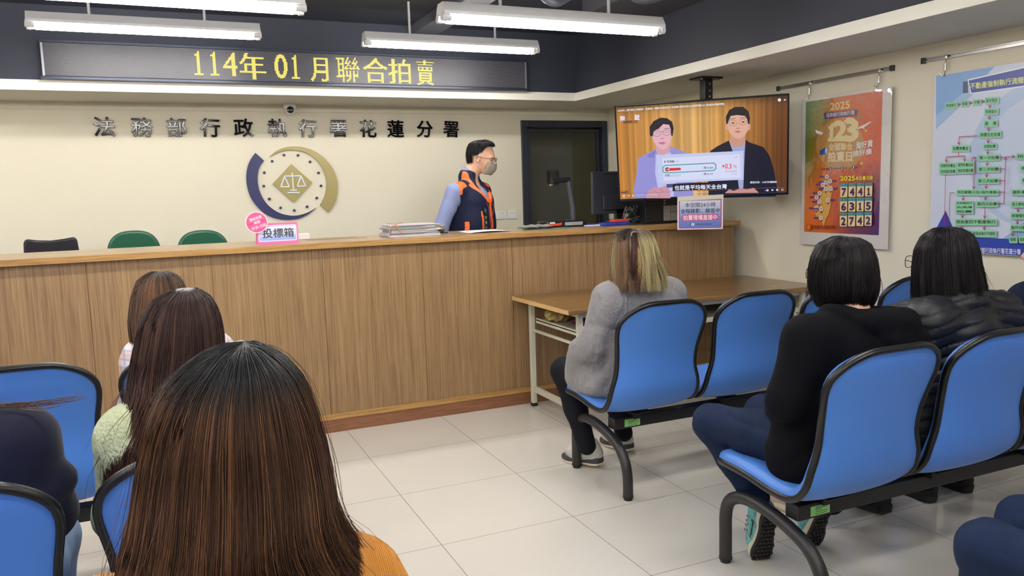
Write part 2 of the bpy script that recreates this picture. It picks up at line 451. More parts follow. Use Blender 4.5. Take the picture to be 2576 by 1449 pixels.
# glazed doorway with the dim room behind it
DOORF = M('dark_door_frame', (37, 43, 56), 0.4)
fr = empty('door_1', (3.51, YB, 0)); tag(fr, kind='structure')
b = MB(); b.box(D0, D0+.055, YB-.02, YB+.12, 0, DZ); b.box(D1-.05, D1, YB-.02, YB+.12, 0, DZ); b.box(D0+.055, D1-.05, YB-.02, YB+.12, DZ-.06, DZ)
b.build('door_frame', DOORF, fr, bevel=.003)
b = MB(); b.box(D0+.075, D0+.11, YB+.03, YB+.06, 0.02, DZ-.075); b.box(D1-.085, D1-.06, YB+.03, YB+.06, 0.02, DZ-.075); b.box(D0+.11, D1-.085, YB+.03, YB+.06, DZ-.1, DZ-.075)
b.build('leaf_frame', M('leaf_frame_grey', (44, 48, 55), .5), fr)
GLASS = bpy.data.materials.new('tinted_glass'); GLASS.use_nodes = True
nt = GLASS.node_tree; nt.nodes.clear(); o_ = nt.nodes.new('ShaderNodeOutputMaterial'); tr = nt.nodes.new('ShaderNodeBsdfTransparent'); tr.inputs[0].default_value = (.8, .82, .82, 1)
gl = nt.nodes.new('ShaderNodeBsdfGlossy'); gl.inputs['Roughness'].default_value = .02; fz = nt.nodes.new('ShaderNodeFresnel'); mx = nt.nodes.new('ShaderNodeMixShader')
nt.links.new(fz.outputs[0], mx.inputs[0]); nt.links.new(tr.outputs[0], mx.inputs[1]); nt.links.new(gl.outputs[0], mx.inputs[2]); nt.links.new(mx.outputs[0], o_.inputs[0])
b = MB(); b.box(D0+.11, D1-.085, YB+.042, YB+.048, .02, DZ-.1); b.build('pane', GLASS, fr)
w = MB(); w.box(3.0, 4.11, 7.6, 7.65, 0, 2.4); tag(w.build('wall_corridor', M('corridor_grey', (200, 194, 182), .8)), kind='structure')
w = MB(); w.box(4.11, 4.6, 7.6, 7.65, 0, 2.4); tag(w.build('wall_corridor_side', M('corridor_olive', (160, 150, 84), .8)), kind='structure')
w = MB(); w.box(2.6, 4.7, YB+.12, 8.1, 2.4, 2.5); w.box(2.6, 2.7, YB+.12, 8.1, 0, 2.4); w.box(4.6, 4.7, YB+.12, 8.1, 0, 2.4); w.box(2.6, 3.72, 8.05, 8.1, 0, 2.4)
tag(w.build('wall_corridor_shell', M('corridor_dark', (150, 150, 150), .8)), kind='structure')
b = MB(); b.bbox(3.79, 3.90, 7.5, 7.6, 1.465, 1.61, .02); d_ = b.build('wall_dispenser', M('dispenser_grey', (92, 88, 92), .4), smooth=True)
tag(d_, 'grey wall dispenser dimly seen through the dark glass door', 'dispenser')

# ------------------------------------------------------------------ counter
PANEL = wood('laminate_panel', (128, 100, 68), (144, 115, 80), (158, 129, 92), (42, 42, .7), .42)
EDGE = wood('honey_edging', (146, 106, 56), (172, 132, 76), (188, 150, 92), (1.2, 40, 40), .38)
PLINTH = wood('brown_plinth', (112, 72, 48), (132, 88, 60), (146, 100, 70), (2, 60, 60), .5)
YC, ZT = 4.686, 1.143
ct = empty('service_counter', (1.2, 4.9, 0), 'long wood laminate service counter in front of the emblem wall', 'counter')
b = MB(); xs = [-2.2, -1.58, -.972, -.364, .252, .86, 1.468, 2.076, 2.684, 3.292, 3.87]
for a, c in zip(xs[:-1], xs[1:]): b.box(a+.0012, c-.0012, YC, YC+.02, .1, ZT-.035)
b.build('front_panel', PANEL, ct)
b = MB(); b.box(-2.2, 3.868, YC+.006, YC+.5, .06, ZT-.036); b.build('carcass', M('carcass_brown', (88, 66, 44), .6), ct)
b = MB(); b.bbox(-2.25, 3.888, YC-.05, 5.225, ZT-.034, ZT, .004); b.build('countertop', wood('counter_top_laminate', (148, 118, 82), (172, 142, 104), (186, 158, 120), (1.5, 30, 30), .3, .3), ct)
b = MB(); b.box(-2.25, 3.889, YC-.052, YC-.048, ZT-.033, ZT-.002); b.build('edge_band', EDGE, ct)
b = MB(); b.bbox(-2.2, 3.87, YC-.012, YC+.02, .078, .112, .003); b.build('plinth_trim', EDGE, ct)
b = MB(); b.box(-2.2, 3.87, YC-.008, YC+.02, 0, .078); b.build('plinth', PLINTH, ct)
b = MB(); b.box(.83, 1.16, 5.05, 5.056, ZT, ZT+.0012); b.box(.83, 1.2, 4.97, 4.976, ZT, ZT+.0012); b.box(1.305, 1.311, 4.72, 5.06, ZT, ZT+.0012)
b.build('slot_groove', M('groove_dark', (104, 84, 58), .6), ct)

# ------------------------------------------------------------------ raised wall characters
LET = M('glossy_black_letter', (7, 7, 10), .06, spec=.2)
chars = '法務部行政執行署花蓮分署'
lx = [-.309, -.056, .183, .421, .667, .924, 1.161, 1.409, 1.657, 1.893, 2.15, 2.389]
order = ['first', 'second', 'third', 'fourth', 'fifth', 'sixth', 'seventh', 'eighth', 'ninth', 'tenth', 'eleventh', 'twelfth']
for i, (ch, x) in enumerate(zip(chars, lx)):
    cu = bpy.data.curves.new('t', 'FONT'); cu.body = ch; cu.size = .149; cu.extrude = .005; cu.bevel_depth = .0026; cu.bevel_resolution = 2
    cu.resolution_u = 4; cu.offset = 0
    ob = bpy.data.objects.new('t', cu); COL.objects.link(ob); bpy.context.view_layer.update()
    me = bpy.data.meshes.new_from_object(ob.evaluated_get(bpy.context.evaluated_depsgraph_get()))
    bpy.data.objects.remove(ob)
    P = np.array([v.co[:] for v in me.vertices]); c = (P.min(0)+P.max(0))/2
    P = P-c; tl = random.uniform(-.05, .05)
    V = np.stack([P[:, 0]*math.cos(tl)-P[:, 1]*math.sin(tl)+x, YB-.012-P[:, 2], 1.964-.008*i/11+P[:, 1]*math.cos(tl)+P[:, 0]*math.sin(tl)], 1)
    o = obj('wall_character', V, [tuple(p.vertices) for p in me.polygons], LET, smooth=True, auto=35)
    tag(o, 'glossy black raised character %s, %s from the left of the wall row' % (ch, order[i]), 'letter', 'black characters on the back wall')

# ------------------------------------------------------------------ emblem
NAVY = M('emblem_navy', (34, 38, 88), .35, spec=.4); GOLD = M('emblem_olive_gold', (148, 136, 84), .35, metal=.2); EWH = M('emblem_white', (222, 226, 232), .4)
em = empty('wall_emblem', (1.02, YB, 1.52), 'round navy and gold emblem with white scales on the wall', 'emblem')
def epx(x, y):    # zoomed photo coordinates of the emblem
    p = on_y(600+x/5.368, 350+y/5.368, YB); return (p[0], p[2])
EC = np.array(epx(727, 598))
def crescent(outer, inner):
    return [epx(*p) for p in smooth_path([(*p, 0) for p in outer], 6) for p in [p[:2]]]+[epx(*p[:2]) for p in smooth_path([(*p, 0) for p in inner], 6)]
b = MB(); b.prism(crescent([(225, 187), (165, 270), (120, 380), (103, 510), (115, 640), (160, 780), (240, 900), (350, 1000), (490, 1065), (640, 1085), (800, 1070), (930, 1015), (1050, 922)],
                           [(1050, 922), (930, 990), (800, 1028), (690, 1030), (560, 1000), (440, 930), (350, 835), (285, 710), (255, 570), (262, 440), (290, 360), (340, 292)]), 0, .014, lambda u, v, d: (u, YB-.006-d, v))
b.build('navy_crescent', NAVY, em)
b = MB(); b.prism(crescent([(412, 240), (500, 165), (620, 115), (760, 100), (900, 118), (1040, 175), (1160, 265), (1260, 390), (1320, 530), (1335, 660), (1318, 800), (1275, 900), (1208, 988)],
                           [(1098, 886), (1160, 770), (1185, 640), (1178, 520), (1140, 410), (1075, 310), (980, 225), (880, 175), (760, 150), (640, 152), (520, 185), (412, 240)]), 0, .014, lambda u, v, d: (u, YB-.006-d, v))
b.build('gold_crescent', GOLD, em)
b = MB(); b.prism([epx(708, 338), epx(992, 587), epx(742, 855), epx(458, 604)], 0, .014, lambda u, v, d: (u, YB-.006-d, v))
b.build('gold_diamond', GOLD, em)
b = MB()
def bar(p, q, r=.0052):
    p = epx(*p); q = epx(*q); b.tube([(p[0], YB-.022, p[1]), (q[0], YB-.022, q[1])], r, 8)
for p, q in (((720, 456), (737, 690)), ((612, 503), (838, 497)), ((615, 508), (568, 648)), ((615, 508), (680, 645)), ((568, 648), (680, 645)), ((838, 503), (790, 640)), ((838, 503), (900, 636)), ((790, 640), (900, 636)),
             ((690, 692), (785, 690)), ((658, 726), (822, 722))): bar(p, q, .006)
b.build('scales', EWH, em, smooth=True)
for x, y in ((453, 300), (613, 216), (803, 219), (965, 306), (1078, 454), (1112, 629), (1055, 794), (925, 911), (751, 962), (567, 927), (415, 807), (340, 634), (347, 452)):
    p = epx(x, y); d = MB(); d.lathe([(.0105, -.012), (.0105, .004), (.008, .008)], (p[0], YB-.008, p[1]), 14, 'y'); 
    d.V = [(v[0], 2*(YB-.008)-v[1], v[2]) for v in d.V]; d.build('dot', NAVY, em, smooth=True)

# ------------------------------------------------------------------ lettered LED display
led = empty('led_display', (1.1, YF-.03, 2.205), 'long dark LED display with yellow dotted characters above the wall letters', 'display')
LX0, LX1, LZ0, LZ1, LY = -.585, 2.79, 2.228, 2.432, YF-.055
b = MB(); b.bbox(LX0-.02, LX1+.015, LY+.006, YF+.02, 2.205, 2.452, .004); b.build('housing', M('led_housing', (40, 43, 54), .45), led)
b = MB(); b.box(LX0-.025, LX1+.02, LY-.012, LY+.01, 2.205, 2.222); b.box(LX0-.02, LX1+.015, LY-.008, LY+.01, 2.434, 2.452); b.build('rail', M('led_rail', (62, 68, 84), .3, metal=.5), led, bevel=.002)
ALU = M('aluminium', (170, 172, 180), .35, metal=.7)
for a_ in (LX0-.012, LX1): b = MB(); b.box(a_, a_+.012, LY-.006, LY+.006, LZ0-.004, LZ1); b.build('end_strip', ALU, led)
m = bpy.data.materials.new('led_matrix'); m.use_nodes = True; nt = m.node_tree; N = nt.nodes; L = nt.links; bs = N['Principled BSDF']
tc = N.new('ShaderNodeTexCoord'); vo = N.new('ShaderNodeTexVoronoi'); vo.inputs['Randomness'].default_value = 0; vo.inputs['Scale'].default_value = 1.0
mp = N.new('ShaderNodeMapping'); PIT = .0064; mp.inputs['Scale'].default_value = (1/PIT, 1/PIT, 1/PIT); L.new(tc.outputs['Object'], mp.inputs[0]); L.new(mp.outputs[0], vo.inputs['Vector'])
rp = N.new('ShaderNodeValToRGB'); rp.color_ramp.elements[0].position = .3; rp.color_ramp.elements[0].color = (*lin((112, 112, 120)), 1)
rp.color_ramp.elements[1].position = .36; rp.color_ramp.elements[1].color = (*lin((34, 34, 42)), 1); L.new(vo.outputs['Distance'], rp.inputs[0]); L.new(rp.outputs[0], bs.inputs['Base Color'])
bs.inputs['Roughness'].default_value = .4
b = MB(); b.box(LX0, LX1, LY, LY+.008, LZ0, LZ1); b.build('dot_matrix', m, led)
def raster(V, Fc, u0, v0, u1, v1, nu, nv, sx, sy, bold):
    """cells of an nu x nv grid inside the glyph"""
    hit = set(); mn = V.min(0); mx = V.max(0); P = (V-mn)/(mx-mn)
    for f in Fc:
        for k in range(1, len(f)-1):
            a, b_, c = P[f[0]]*(nu, nv), P[f[k]]*(nu, nv), P[f[k+1]]*(nu, nv)
            x0, x1 = int(min(a[0], b_[0], c[0])), int(max(a[0], b_[0], c[0]))+1
            y0, y1 = int(min(a[1], b_[1], c[1])), int(max(a[1], b_[1], c[1]))+1
            den = (b_[1]-c[1])*(a[0]-c[0])+(c[0]-b_[0])*(a[1]-c[1])
            if abs(den) < 1e-9: continue
            for i in range(x0, x1+1):
                for j in range(y0, y1+1):
                    p = (i+.5, j+.5)
                    l1 = ((b_[1]-c[1])*(p[0]-c[0])+(c[0]-b_[0])*(p[1]-c[1]))/den
                    l2 = ((c[1]-a[1])*(p[0]-c[0])+(a[0]-c[0])*(p[1]-c[1]))/den
                    if l1 >= -.02 and l2 >= -.02 and l1+l2 <= 1.02: hit.add((i, j))
    return hit
ONE = (np.array([(.36, .07), (.66, .07), (.66, .98), (.5, 1.0), (.36, .88), (.08, .86), (.08, .8), (.36, .8), (.0, .0), (1.0, .0), (1.0, .07), (.0, .07)]), [(0, 1, 2, 3, 4), (7, 4, 5, 6), (8, 9, 10, 11)])
dots = MB(); done = set()
for txt, x0, x1, z0, z1 in (('1', .305, .365, 2.262, 2.42), ('1', .409, .469, 2.262, 2.42), ('4', .49, .583, 2.262, 2.42), ('年', .6, .766, 2.243, 2.42), ('0', .84, .92, 2.255, 2.42), ('1', .951, 1.009, 2.255, 2.42),
                            ('月', 1.091, 1.21, 2.243, 2.41), ('聯', 1.271, 1.445, 2.243, 2.42), ('合', 1.471, 1.649, 2.243, 2.42), ('拍', 1.667, 1.831, 2.238, 2.42), ('賣', 1.881, 2.015, 2.235, 2.42)):
    G = ONE if txt == '1' else glyphs(txt)
    nu = max(1, int(round((x1-x0)/PIT))); nv = int(round((z1-z0)/PIT))
    H_ = raster(G[0], G[1], 0, 0, 1, 1, nu, nv, 1, 1, 0)
    if txt in '年月合拍賣0': H_ = H_ | {(i+1, j) for i, j in H_}
    for i, j in H_:
        cx = round((x0+i*PIT)/PIT); cz = round((z0+j*PIT)/PIT)
        if (cx, cz) in done: continue
        done.add((cx, cz)); X, Z, r = cx*PIT, cz*PIT, PIT*.43
        dots.add([(X-r, LY-.0012, Z-r), (X+r, LY-.0012, Z-r), (X+r, LY-.0012, Z+r), (X-r, LY-.0012, Z+r)], [(0, 1, 2, 3)])
dots.build('lit_characters', M('led_yellow', (60, 50, 10), .5, emit=((250, 232, 110), 1.15)), led)

# ------------------------------------------------------------------ ceiling bits
cc = empty('security_camera', (1.015, 6.53, ZS), 'white turret security camera under the soffit above the wall letters', 'camera')
b = MB(); b.lathe([(.046, 0), (.05, -.006), (.05, -.028), (.036, -.04)], (1.015, 6.53, ZS), 24); b.build('base', WHITE, cc, smooth=True)
b = MB(); b.ball((1.015, 6.515, ZS-.05), .038, 20); b.build('turret', WHITE, cc, smooth=True)
T = Matrix.Rotation(math.radians(-14), 4, 'X')
b = MB(); b.lathe([(.0, -.041), (.012, -.0405), (.024, -.038), (.027, -.034), (.027, -.025)], (1.012, 6.513, ZS-.052), 20, 'y'); b.build('lens', M('lens_black', (20, 20, 22), .12), cc, smooth=True)
sd = MB(); sd.lathe([(.058, 0), (.06, -.02), (.05, -.045), (.035, -.052), (0.001, -.054)], (2.21, 5.35, ZC), 28); o = sd.build('smoke_detector', M('detector_cream', (196, 188, 176), .5), smooth=True)
tag(o, 'round smoke detector on the dark ceiling behind the large right light', 'smoke detector')
PIPE = M('dark_pipe', (84, 88, 100), .4, coat=.3)
b = MB(); b.tube(smooth_path([(2.12, 4.35, 2.68), (2.13, 4.3, 2.56), (2.19, 4.25, 2.49), (2.28, 4.28, 2.52), (2.36, 4.3, 2.58), (2.4, 4.32, 2.68)], 6), .028, 12)
tag(b.build('duct_hose', PIPE, smooth=True), 'dark bent hose on the ceiling above the large right light', 'hose')
b = MB(); b.tube(smooth_path([(2.7, 4.3, 2.68), (2.72, 4.22, 2.55), (2.78, 4.15, 2.52), (2.9, 4.1, 2.55), (3.1, 4.0, 2.58)], 6), .026, 12)
tag(b.build('ceiling_pipe', PIPE, smooth=True), 'dark elbow pipe on the ceiling above the television mount', 'pipe')

# ------------------------------------------------------------------ switches
SWM = M('switch_plastic', (222, 224, 220), .4)
for (x0, x1, lab) in ((2.905, 2.995, 'white double light switch plate beside the door frame'), (2.78, 2.895, 'white light switch plate partly hidden by the standing man')):
    r = empty('light_switch', ((x0+x1)/2, YB, 1.15), lab, 'switch', 'switch plates by the door')
    b = MB(); b.bbox(x0, x1, YB-.011, YB, 1.155, 1.232, .003); b.build('plate', SWM, r)
    for k in (-1, 1):
        b = MB(); b.bbox((x0+x1)/2+k*.014-.012, (x0+x1)/2+k*.014+.012, YB-.015, YB-.01, 1.168, 1.217, .002); o = b.build('rocker', SWM, r)
        d = MB(); d.box((x0+x1)/2+k*.014-.006, (x0+x1)/2+k*.014+.006, YB-.0158, YB-.0148, 1.21, 1.2125); d.build('indicator', M('indicator_dark', (60, 60, 60)), o)
# ------------------------------------------------------------------ television, hung from the soffit
TVC = np.array([3.334, 4.375, 1.642]); ya, ti, ro = -.6622, .1713, .0168; TW, TH = 1.115, .65
ex = np.array([math.cos(ya), math.sin(ya), 0]); tn = np.array([math.sin(ya), -math.cos(ya), 0]); ez2 = np.array([0, 0, 1.])*math.cos(ti)+tn*math.sin(ti)
e1 = ex*math.cos(ro)+ez2*math.sin(ro); e2 = -ex*math.sin(ro)+ez2*math.cos(ro); e3 = np.cross(e1, e2)
TT = Matrix(((e1[0], e3[0]*-1, e2[0], TVC[0]), (e1[1], e3[1]*-1, e2[1], TVC[1]), (e1[2], e3[2]*-1, e2[2], TVC[2]), (0, 0, 0, 1)))   # local: x right, y away from viewer, z up
BLACKP = M('black_plastic', (22, 23, 27), .35); BLACKM = M('black_powder_metal', (24, 25, 28), .5)
tv = empty('television', tuple(TVC), 'large wall television playing a video of two seated men, hung from the soffit', 'television')
b = MB(); b.bbox(-TW/2, TW/2, .004, .035, -TH/2, TH/2, .004, TT); b.bbox(-TW*.36, TW*.36, .03, .075, -TH*.42, TH*.25, .02, TT); b.build('casing', BLACKP, tv)
b = MB()
for x0, x1, z0, z1 in ((-TW/2, TW/2, TH/2-.011, TH/2), (-TW/2, TW/2, -TH/2, -TH/2+.017), (-TW/2, -TW/2+.011, -TH/2, TH/2), (TW/2-.011, TW/2, -TH/2, TH/2)): b.bbox(x0, x1, -.004, .006, z0, z1, .002, TT)
b.build('bezel', M('tv_bezel_gloss', (18, 18, 22), .2), tv)
b = MB(); b.bbox(.4, .45, -.002, .02, -TH/2-.01, -TH/2+.004, .002, TT); b.build('sensor', BLACKP, tv)
S = Flat(TVC-e1*TW/2-e2*TH/2-e3*0+e3*.0005, e1, e2)      # uv in metres from the lower left corner
S.look = lambda x, y: (1540+x/5.367, 230+y/5.367)
def wallcol(i, j):
    r = random.Random(int(i*1000)).random(); k = .82+.26*r; sh = 1-.35*max(0, i-.75)*3*(.4+.6*(1-j)) - (.5*max(0, j-.9)*8 if j > .9 else 0)
    c = lerp3([(0, (196, 128, 50)), (.45, (226, 176, 104)), (.7, (205, 142, 66)), (1, (120, 66, 24))], i)
    return tuple(max(8, min(255, v*k*sh)) for v in c)
S.grid(.011, .017, TW-.011, TH-.011, 90, 12, wallcol)
SK1, SK2 = (226, 178, 190), (222, 172, 150); JK = (150, 146, 214); BK = (24, 20, 34)
P = S.poly
# man on the left in a lilac jacket
P([(300, 1440), (290, 1330), (330, 1100), (355, 900), (440, 850), (560, 790), (600, 760), (780, 740), (880, 780), (1010, 830), (1060, 900), (1100, 1440)], JK, px=True)
P([(590, 850), (780, 820), (900, 1000), (820, 1440), (640, 1440), (580, 1100)], (190, 196, 240), px=True)
P([(590, 780), (600, 690), (770, 680), (785, 820), (690, 858), (610, 850)], (214, 160, 172), px=True)
P([(525, 560), (540, 450), (620, 400), (740, 400), (800, 470), (808, 600), (790, 680), (740, 760), (690, 790), (620, 760), (560, 680)], SK1, px=True)
P([(512, 600), (505, 480), (560, 400), (650, 355), (740, 360), (810, 410), (830, 500), (815, 600), (798, 600), (790, 510), (770, 450), (690, 440), (640, 490), (560, 540), (545, 610)], BK, px=True)
P([(618, 692), (680, 682), (728, 690), (690, 716), (650, 712)], (206, 110, 130), px=True)
P([(648, 630), (705, 626), (700, 640), (655, 644)], (196, 134, 150), px=True)
for cx, cy in ((604, 570), (737, 555)):
    S.pline([(cx+52*math.cos(t), cy+38*math.sin(t)) for t in np.linspace(0, 2*PI, 20)], .0018, (40, 20, 50)); S.pline([(cx-26, cy-6), (cx+22, cy-8)], .002, (70, 40, 70))
S.pline([(655, 545), (690, 542)], .0018, (40, 20, 50)); S.pline([(575, 510), (640, 506)], .003, (60, 34, 50)); S.pline([(705, 500), (770, 496)], .003, (60, 34, 50))
P([(500, 700+140), (590, 790), (560, 900), (470, 880)], (130, 126, 200), px=True)
# man on the right in a dark jacket
P([(1300, 1440), (1290, 900), (1330, 800), (1420, 740), (1540, 680), (1600, 650), (1790, 645), (1860, 690), (2040, 750), (2120, 860), (2180, 1050), (2240, 1380), (2200, 1420)], (20, 18, 38), px=True)
P([(1575, 660), (1800, 660), (1790, 800), (1770, 1300), (1720, 1380), (1660, 900)], (160, 168, 214), px=True)
P([(1590, 640), (1600, 560), (1790, 560), (1800, 690), (1760, 740), (1640, 750), (1590, 700)], (204, 150, 130), px=True)
P([(1555, 420), (1570, 300), (1700, 250), (1820, 300), (1845, 420), (1835, 520), (1790, 600), (1720, 640), (1660, 630), (1590, 570), (1560, 500)], SK2, px=True)
for cx in (1545, 1850): S.pell(cx, 480, 18, 46, (212, 160, 140))
P([(1540, 440), (1535, 340), (1580, 250), (1660, 208), (1770, 208), (1840, 270), (1860, 360), (1850, 440), (1835, 440), (1822, 370), (1790, 330), (1690, 318), (1600, 330), (1575, 390), (1556, 440)], BK, px=True)
P([(1645, 540), (1695, 530), (1745, 538), (1700, 560)], (204, 104, 116), px=True); P([(1670, 492), (1725, 490), (1715, 506), (1680, 508)], (190, 130, 116), px=True)
for cx, cy in ((1628, 425), (1765, 412)):
    S.pline([(cx+54*math.cos(t), cy+38*math.sin(t)) for t in np.linspace(0, 2*PI, 20)], .0014, (70, 60, 60)); S.pell(cx+4, cy, 20, 8, (40, 24, 24)); S.pline([(cx-34, cy-54), (cx+34, cy-58)], .003, (50, 34, 34))
# information card
P([(600, 860), (1770, 800), (1775, 1190), (640, 1240)], (196, 204, 240), px=True); P([(675, 900), (1725, 845), (1735, 1165), (700, 1205)], (216, 220, 246), px=True)
S.ptext('受理數', 737, 930, 842, 962, (60, 62, 96), .02); S.ptext('(件)', 856, 932, 902, 958, (160, 160, 190)); S.pq(706, 934, 718, 962, (40, 60, 100))
c_ = [(720, 1000), (1365, 966)]
S.pline([(720, 998), (1370, 966), (1398, 984), (1400, 1040), (1372, 1066), (720, 1100), (688, 1082), (684, 1020), (720, 998)], .006, (46, 156, 160))
P([(770, 1034), (915, 1028), (928, 1040), (926, 1062), (770, 1072)], (222, 44, 50), px=True); S.pell(744, 1052, 32, 28, (160, 26, 40))
S.ptext('11月', 712, 1040, 772, 1066, (240, 230, 240), .03); P([(712, 1122), (928, 1110), (926, 1146), (712, 1158)], (198, 206, 232), px=True); S.ptext('10月', 712, 1118, 772, 1146, (60, 62, 90), .02)
S.ptext('1萬 8,204', 1228, 1014, 1360, 1046, (50, 50, 80), .01, dy=3); S.ptext('1萬 8,150', 1228, 1098, 1360, 1128, (50, 50, 80), .01, dy=3)
S.ptext('+0.3', 1482, 976, 1610, 1040, (226, 60, 78), .02); S.ptext('%', 1634, 990, 1684, 1034, (226, 90, 110)); S.ptext('與10月相比較', 1530, 1066, 1684, 1086, (130, 130, 160)); S.ptext('+ 54 件', 1606, 1102, 1684, 1122, (214, 110, 130))
S.pline([(1652, 896), (1668, 884), (1676, 888), (1692, 876)], .002, (220, 60, 80))
# hands, caption and player controls
P([(450, 1440), (490, 1340), (570, 1290), (620, 1300), (720, 1270), (780, 1330), (790, 1440)], (206, 150, 168), px=True)
S.pline([(560, 1330), (620, 1380), (640, 1430)], .003, (170, 110, 140)); S.pline([(640, 1310), (700, 1360)], .003, (170, 110, 140))
P([(730, 1250), (1140, 1226), (1210, 1222), (1210, 1260), (740, 1300)], (78, 76, 130), px=True)
P([(1520, 1372), (1580, 1318), (1640, 1340), (1740, 1302), (1820, 1320), (1910, 1298), (1980, 1366)], (204, 142, 136), px=True)
P([(820, 1250), (1700, 1206), (1706, 1308), (815, 1344)], (20, 18, 36), px=True)
S.ptext('也就是平均每天全台灣', 842, 1268, 1546, 1332, (230, 232, 250), .03, dy=22)
S.ptext('畫面來源：165打詐儀錶板', 1862, 1212, 2222, 1240, (226, 228, 244), .02, dy=7)
S.ptext('LINE的二個功能立刻關掉！受害者一個動作保住房子沒被騙 柴鼠沒有LINE要再講N次 [柴鼠防詐騙特輯]', 74, 246, 1514, 278, (236, 232, 236), .02, dy=94)
S.ptext('柴', 106, 330, 176, 396, (232, 232, 248), .03); S.ptext('鼠', 306, 312, 372, 384, (232, 232, 248), .03); S.ptext('ZRBROS', 150, 396, 340, 430, (56, 34, 24), .04, dy=6)
P([(120, 1344), (214, 1340), (214, 1366), (120, 1370)], (24, 14, 20), px=True); S.ptext('暫停 (k)', 128, 1346, 206, 1362, (230, 220, 230)); S.pline([(124, 1379), (218, 1375)], .004, (210, 40, 44)); S.pline([(218, 1375), (2325, 1290)], .0016, (150, 100, 100)); S.pell(218, 1375, 8, 8, (226, 50, 50))
S.pq(146, 1396, 154, 1424, (240, 240, 240)); S.pq(162, 1395, 170, 1423, (240, 240, 240)); P([(216, 1392), (216, 1416), (232, 1404)], (240, 240, 240), px=True); S.pq(234, 1392, 238, 1416, (240, 240, 240))
P([(272, 1398), (282, 1398), (292, 1388), (292, 1418), (282, 1410), (272, 1410)], (240, 240, 240), px=True); S.ptext('0:26 / 5:47 • 一年1500億被騙 ›', 322, 1386, 632, 1408, (214, 200, 210), dy=10)
S.ptext('向下捲動即可查看詳細資料', 1086, 1352, 1304, 1368, (210, 206, 220), dy=6)
S.pell(2256, 114, 22, 22, (224, 230, 244)); P([(2308, 122), (2326, 106), (2326, 98), (2346, 110), (2326, 126), (2326, 118)], (230, 232, 240), px=True)
S.pell(2096, 1332, 14, 14, (236, 238, 246)); S.pline([(2072, 1334), (2090, 1333)], .007, (150, 170, 214)); S.pq(2148, 1318, 2176, 1338, (206, 206, 216)); S.pell(2226, 1326, 14, 14, (226, 228, 236))
S.pline([(2284, 1314), (2306, 1312), (2308, 1332), (2286, 1334), (2284, 1314)], .002, (226, 228, 236))
S.build('screen', SCREEN, tv)
# ceiling bracket (moves with the television)
b = MB(); b.bbox(3.44, 3.62, 4.5, 4.64, ZS-.012, ZS, .003); b.bbox(3.495, 3.565, 4.54, 4.6, ZS-.15, ZS-.01, .006)
b.tube([(3.53, 4.57, ZS-.15), (3.53, 4.57, 1.55)], .019, 14); b.bbox(3.36, 3.6, 4.44, 4.58, 1.56, 1.74, .004); b.build('ceiling_mount', BLACKM, tv)
b = MB()
for z in (ZS-.045, ZS-.09, ZS-.13): b.tube([(3.53, 4.53, z), (3.53, 4.54, z)], .0075, 10)
for x in (3.455, 3.6): b.tube([(x, 4.52, ZS-.02), (x, 4.52, ZS-.008)], .006, 8)
b.build('bolt', STEEL, tv)

# notice hanging from the television
def pxp(x, y, Y): return on_y(x, y, Y)
def on_tv(x, y, o=.010):
    O_ = TVC-e2*TH/2+tn*o; d = ray(x, y); return EYE+d*np.dot(O_-EYE, tn)/np.dot(d, tn)
nTL, nTR, nBL, nBR = [on_tv(x, y) for x, y in ((1704, 500), (1819, 499), (1704, 578), (1818.5, 576))]
NO = (nBL); neu = nBR-nBL; nev = nTL-nBL
no = empty('hanging_notice', tuple(nBL), 'purple and blue recording notice hanging below the television', 'sign')
b = MB(); b.add([nBL, nBR, nTR, nTL]+[p-tn*.003 for p in (nBL, nBR, nTR, nTL)], [(0, 1, 2, 3), (7, 6, 5, 4), (0, 4, 5, 1), (1, 5, 6, 2), (2, 6, 7, 3), (3, 7, 4, 0)]); b.build('board', M('acrylic_board', (232, 226, 228), .3), no)
Q = Flat(NO+tn*.0006, neu, nev)
Q.rect(.01, .01, .99, .99, (236, 220, 228)); Q.rect(.03, .035, .97, .965, (158, 78, 130))
def rrg(u0, v0, u1, v1):
    Q.grid(u0+.0, v0, u1, v1, 1, 14, lambda i, j: lerp3([(0, (84, 112, 186)), (.35, (110, 128, 196)), (.7, (170, 182, 214)), (1, (206, 206, 214))], j))
rrg(.055, .07, .945, .925)
Q.text('本空間24小時', .17, .715, .84, .86, (26, 28, 50), .01); Q.text('全程錄影、錄音中', .075, .525, .93, .67, (24, 28, 54), .02)
Q.rr(.11, .28, .895, .485, .03, (190, 66, 118)); Q.text('拍賣現場直播中', .13, .3, .875, .465, (244, 214, 228), .03)
Q.ell(.325, .165, .045, .055, (40, 56, 110)); Q.ell(.34, .165, .038, .047, (220, 222, 226)); Q.poly([(.34, .19), (.36, .165), (.34, .14), (.32, .165)], (140, 130, 90)); Q.text('法務部行政執行署花蓮分署', .4, .145, .75, .185, (40, 44, 90), .01)
Q.build('print', PRINT, no)
b = MB(); L0, R0 = on_tv(1704, 504, .013), on_tv(1820, 498, .013); h = np.array([0, 0, .024])
tk = -tn*.012; b.add([L0-h*.2, R0-h*.2, R0+h, L0+h, L0-h*.2+tk*.1, R0-h*.2+tk*.1, R0+h+tk, L0+h+tk], [(0, 1, 2, 3), (7, 6, 5, 4), (0, 4, 5, 1), (1, 5, 6, 2), (2, 6, 7, 3), (3, 7, 4, 0)])
b.build('hanging_strip', M('cream_strip', (206, 200, 186), .4), no)

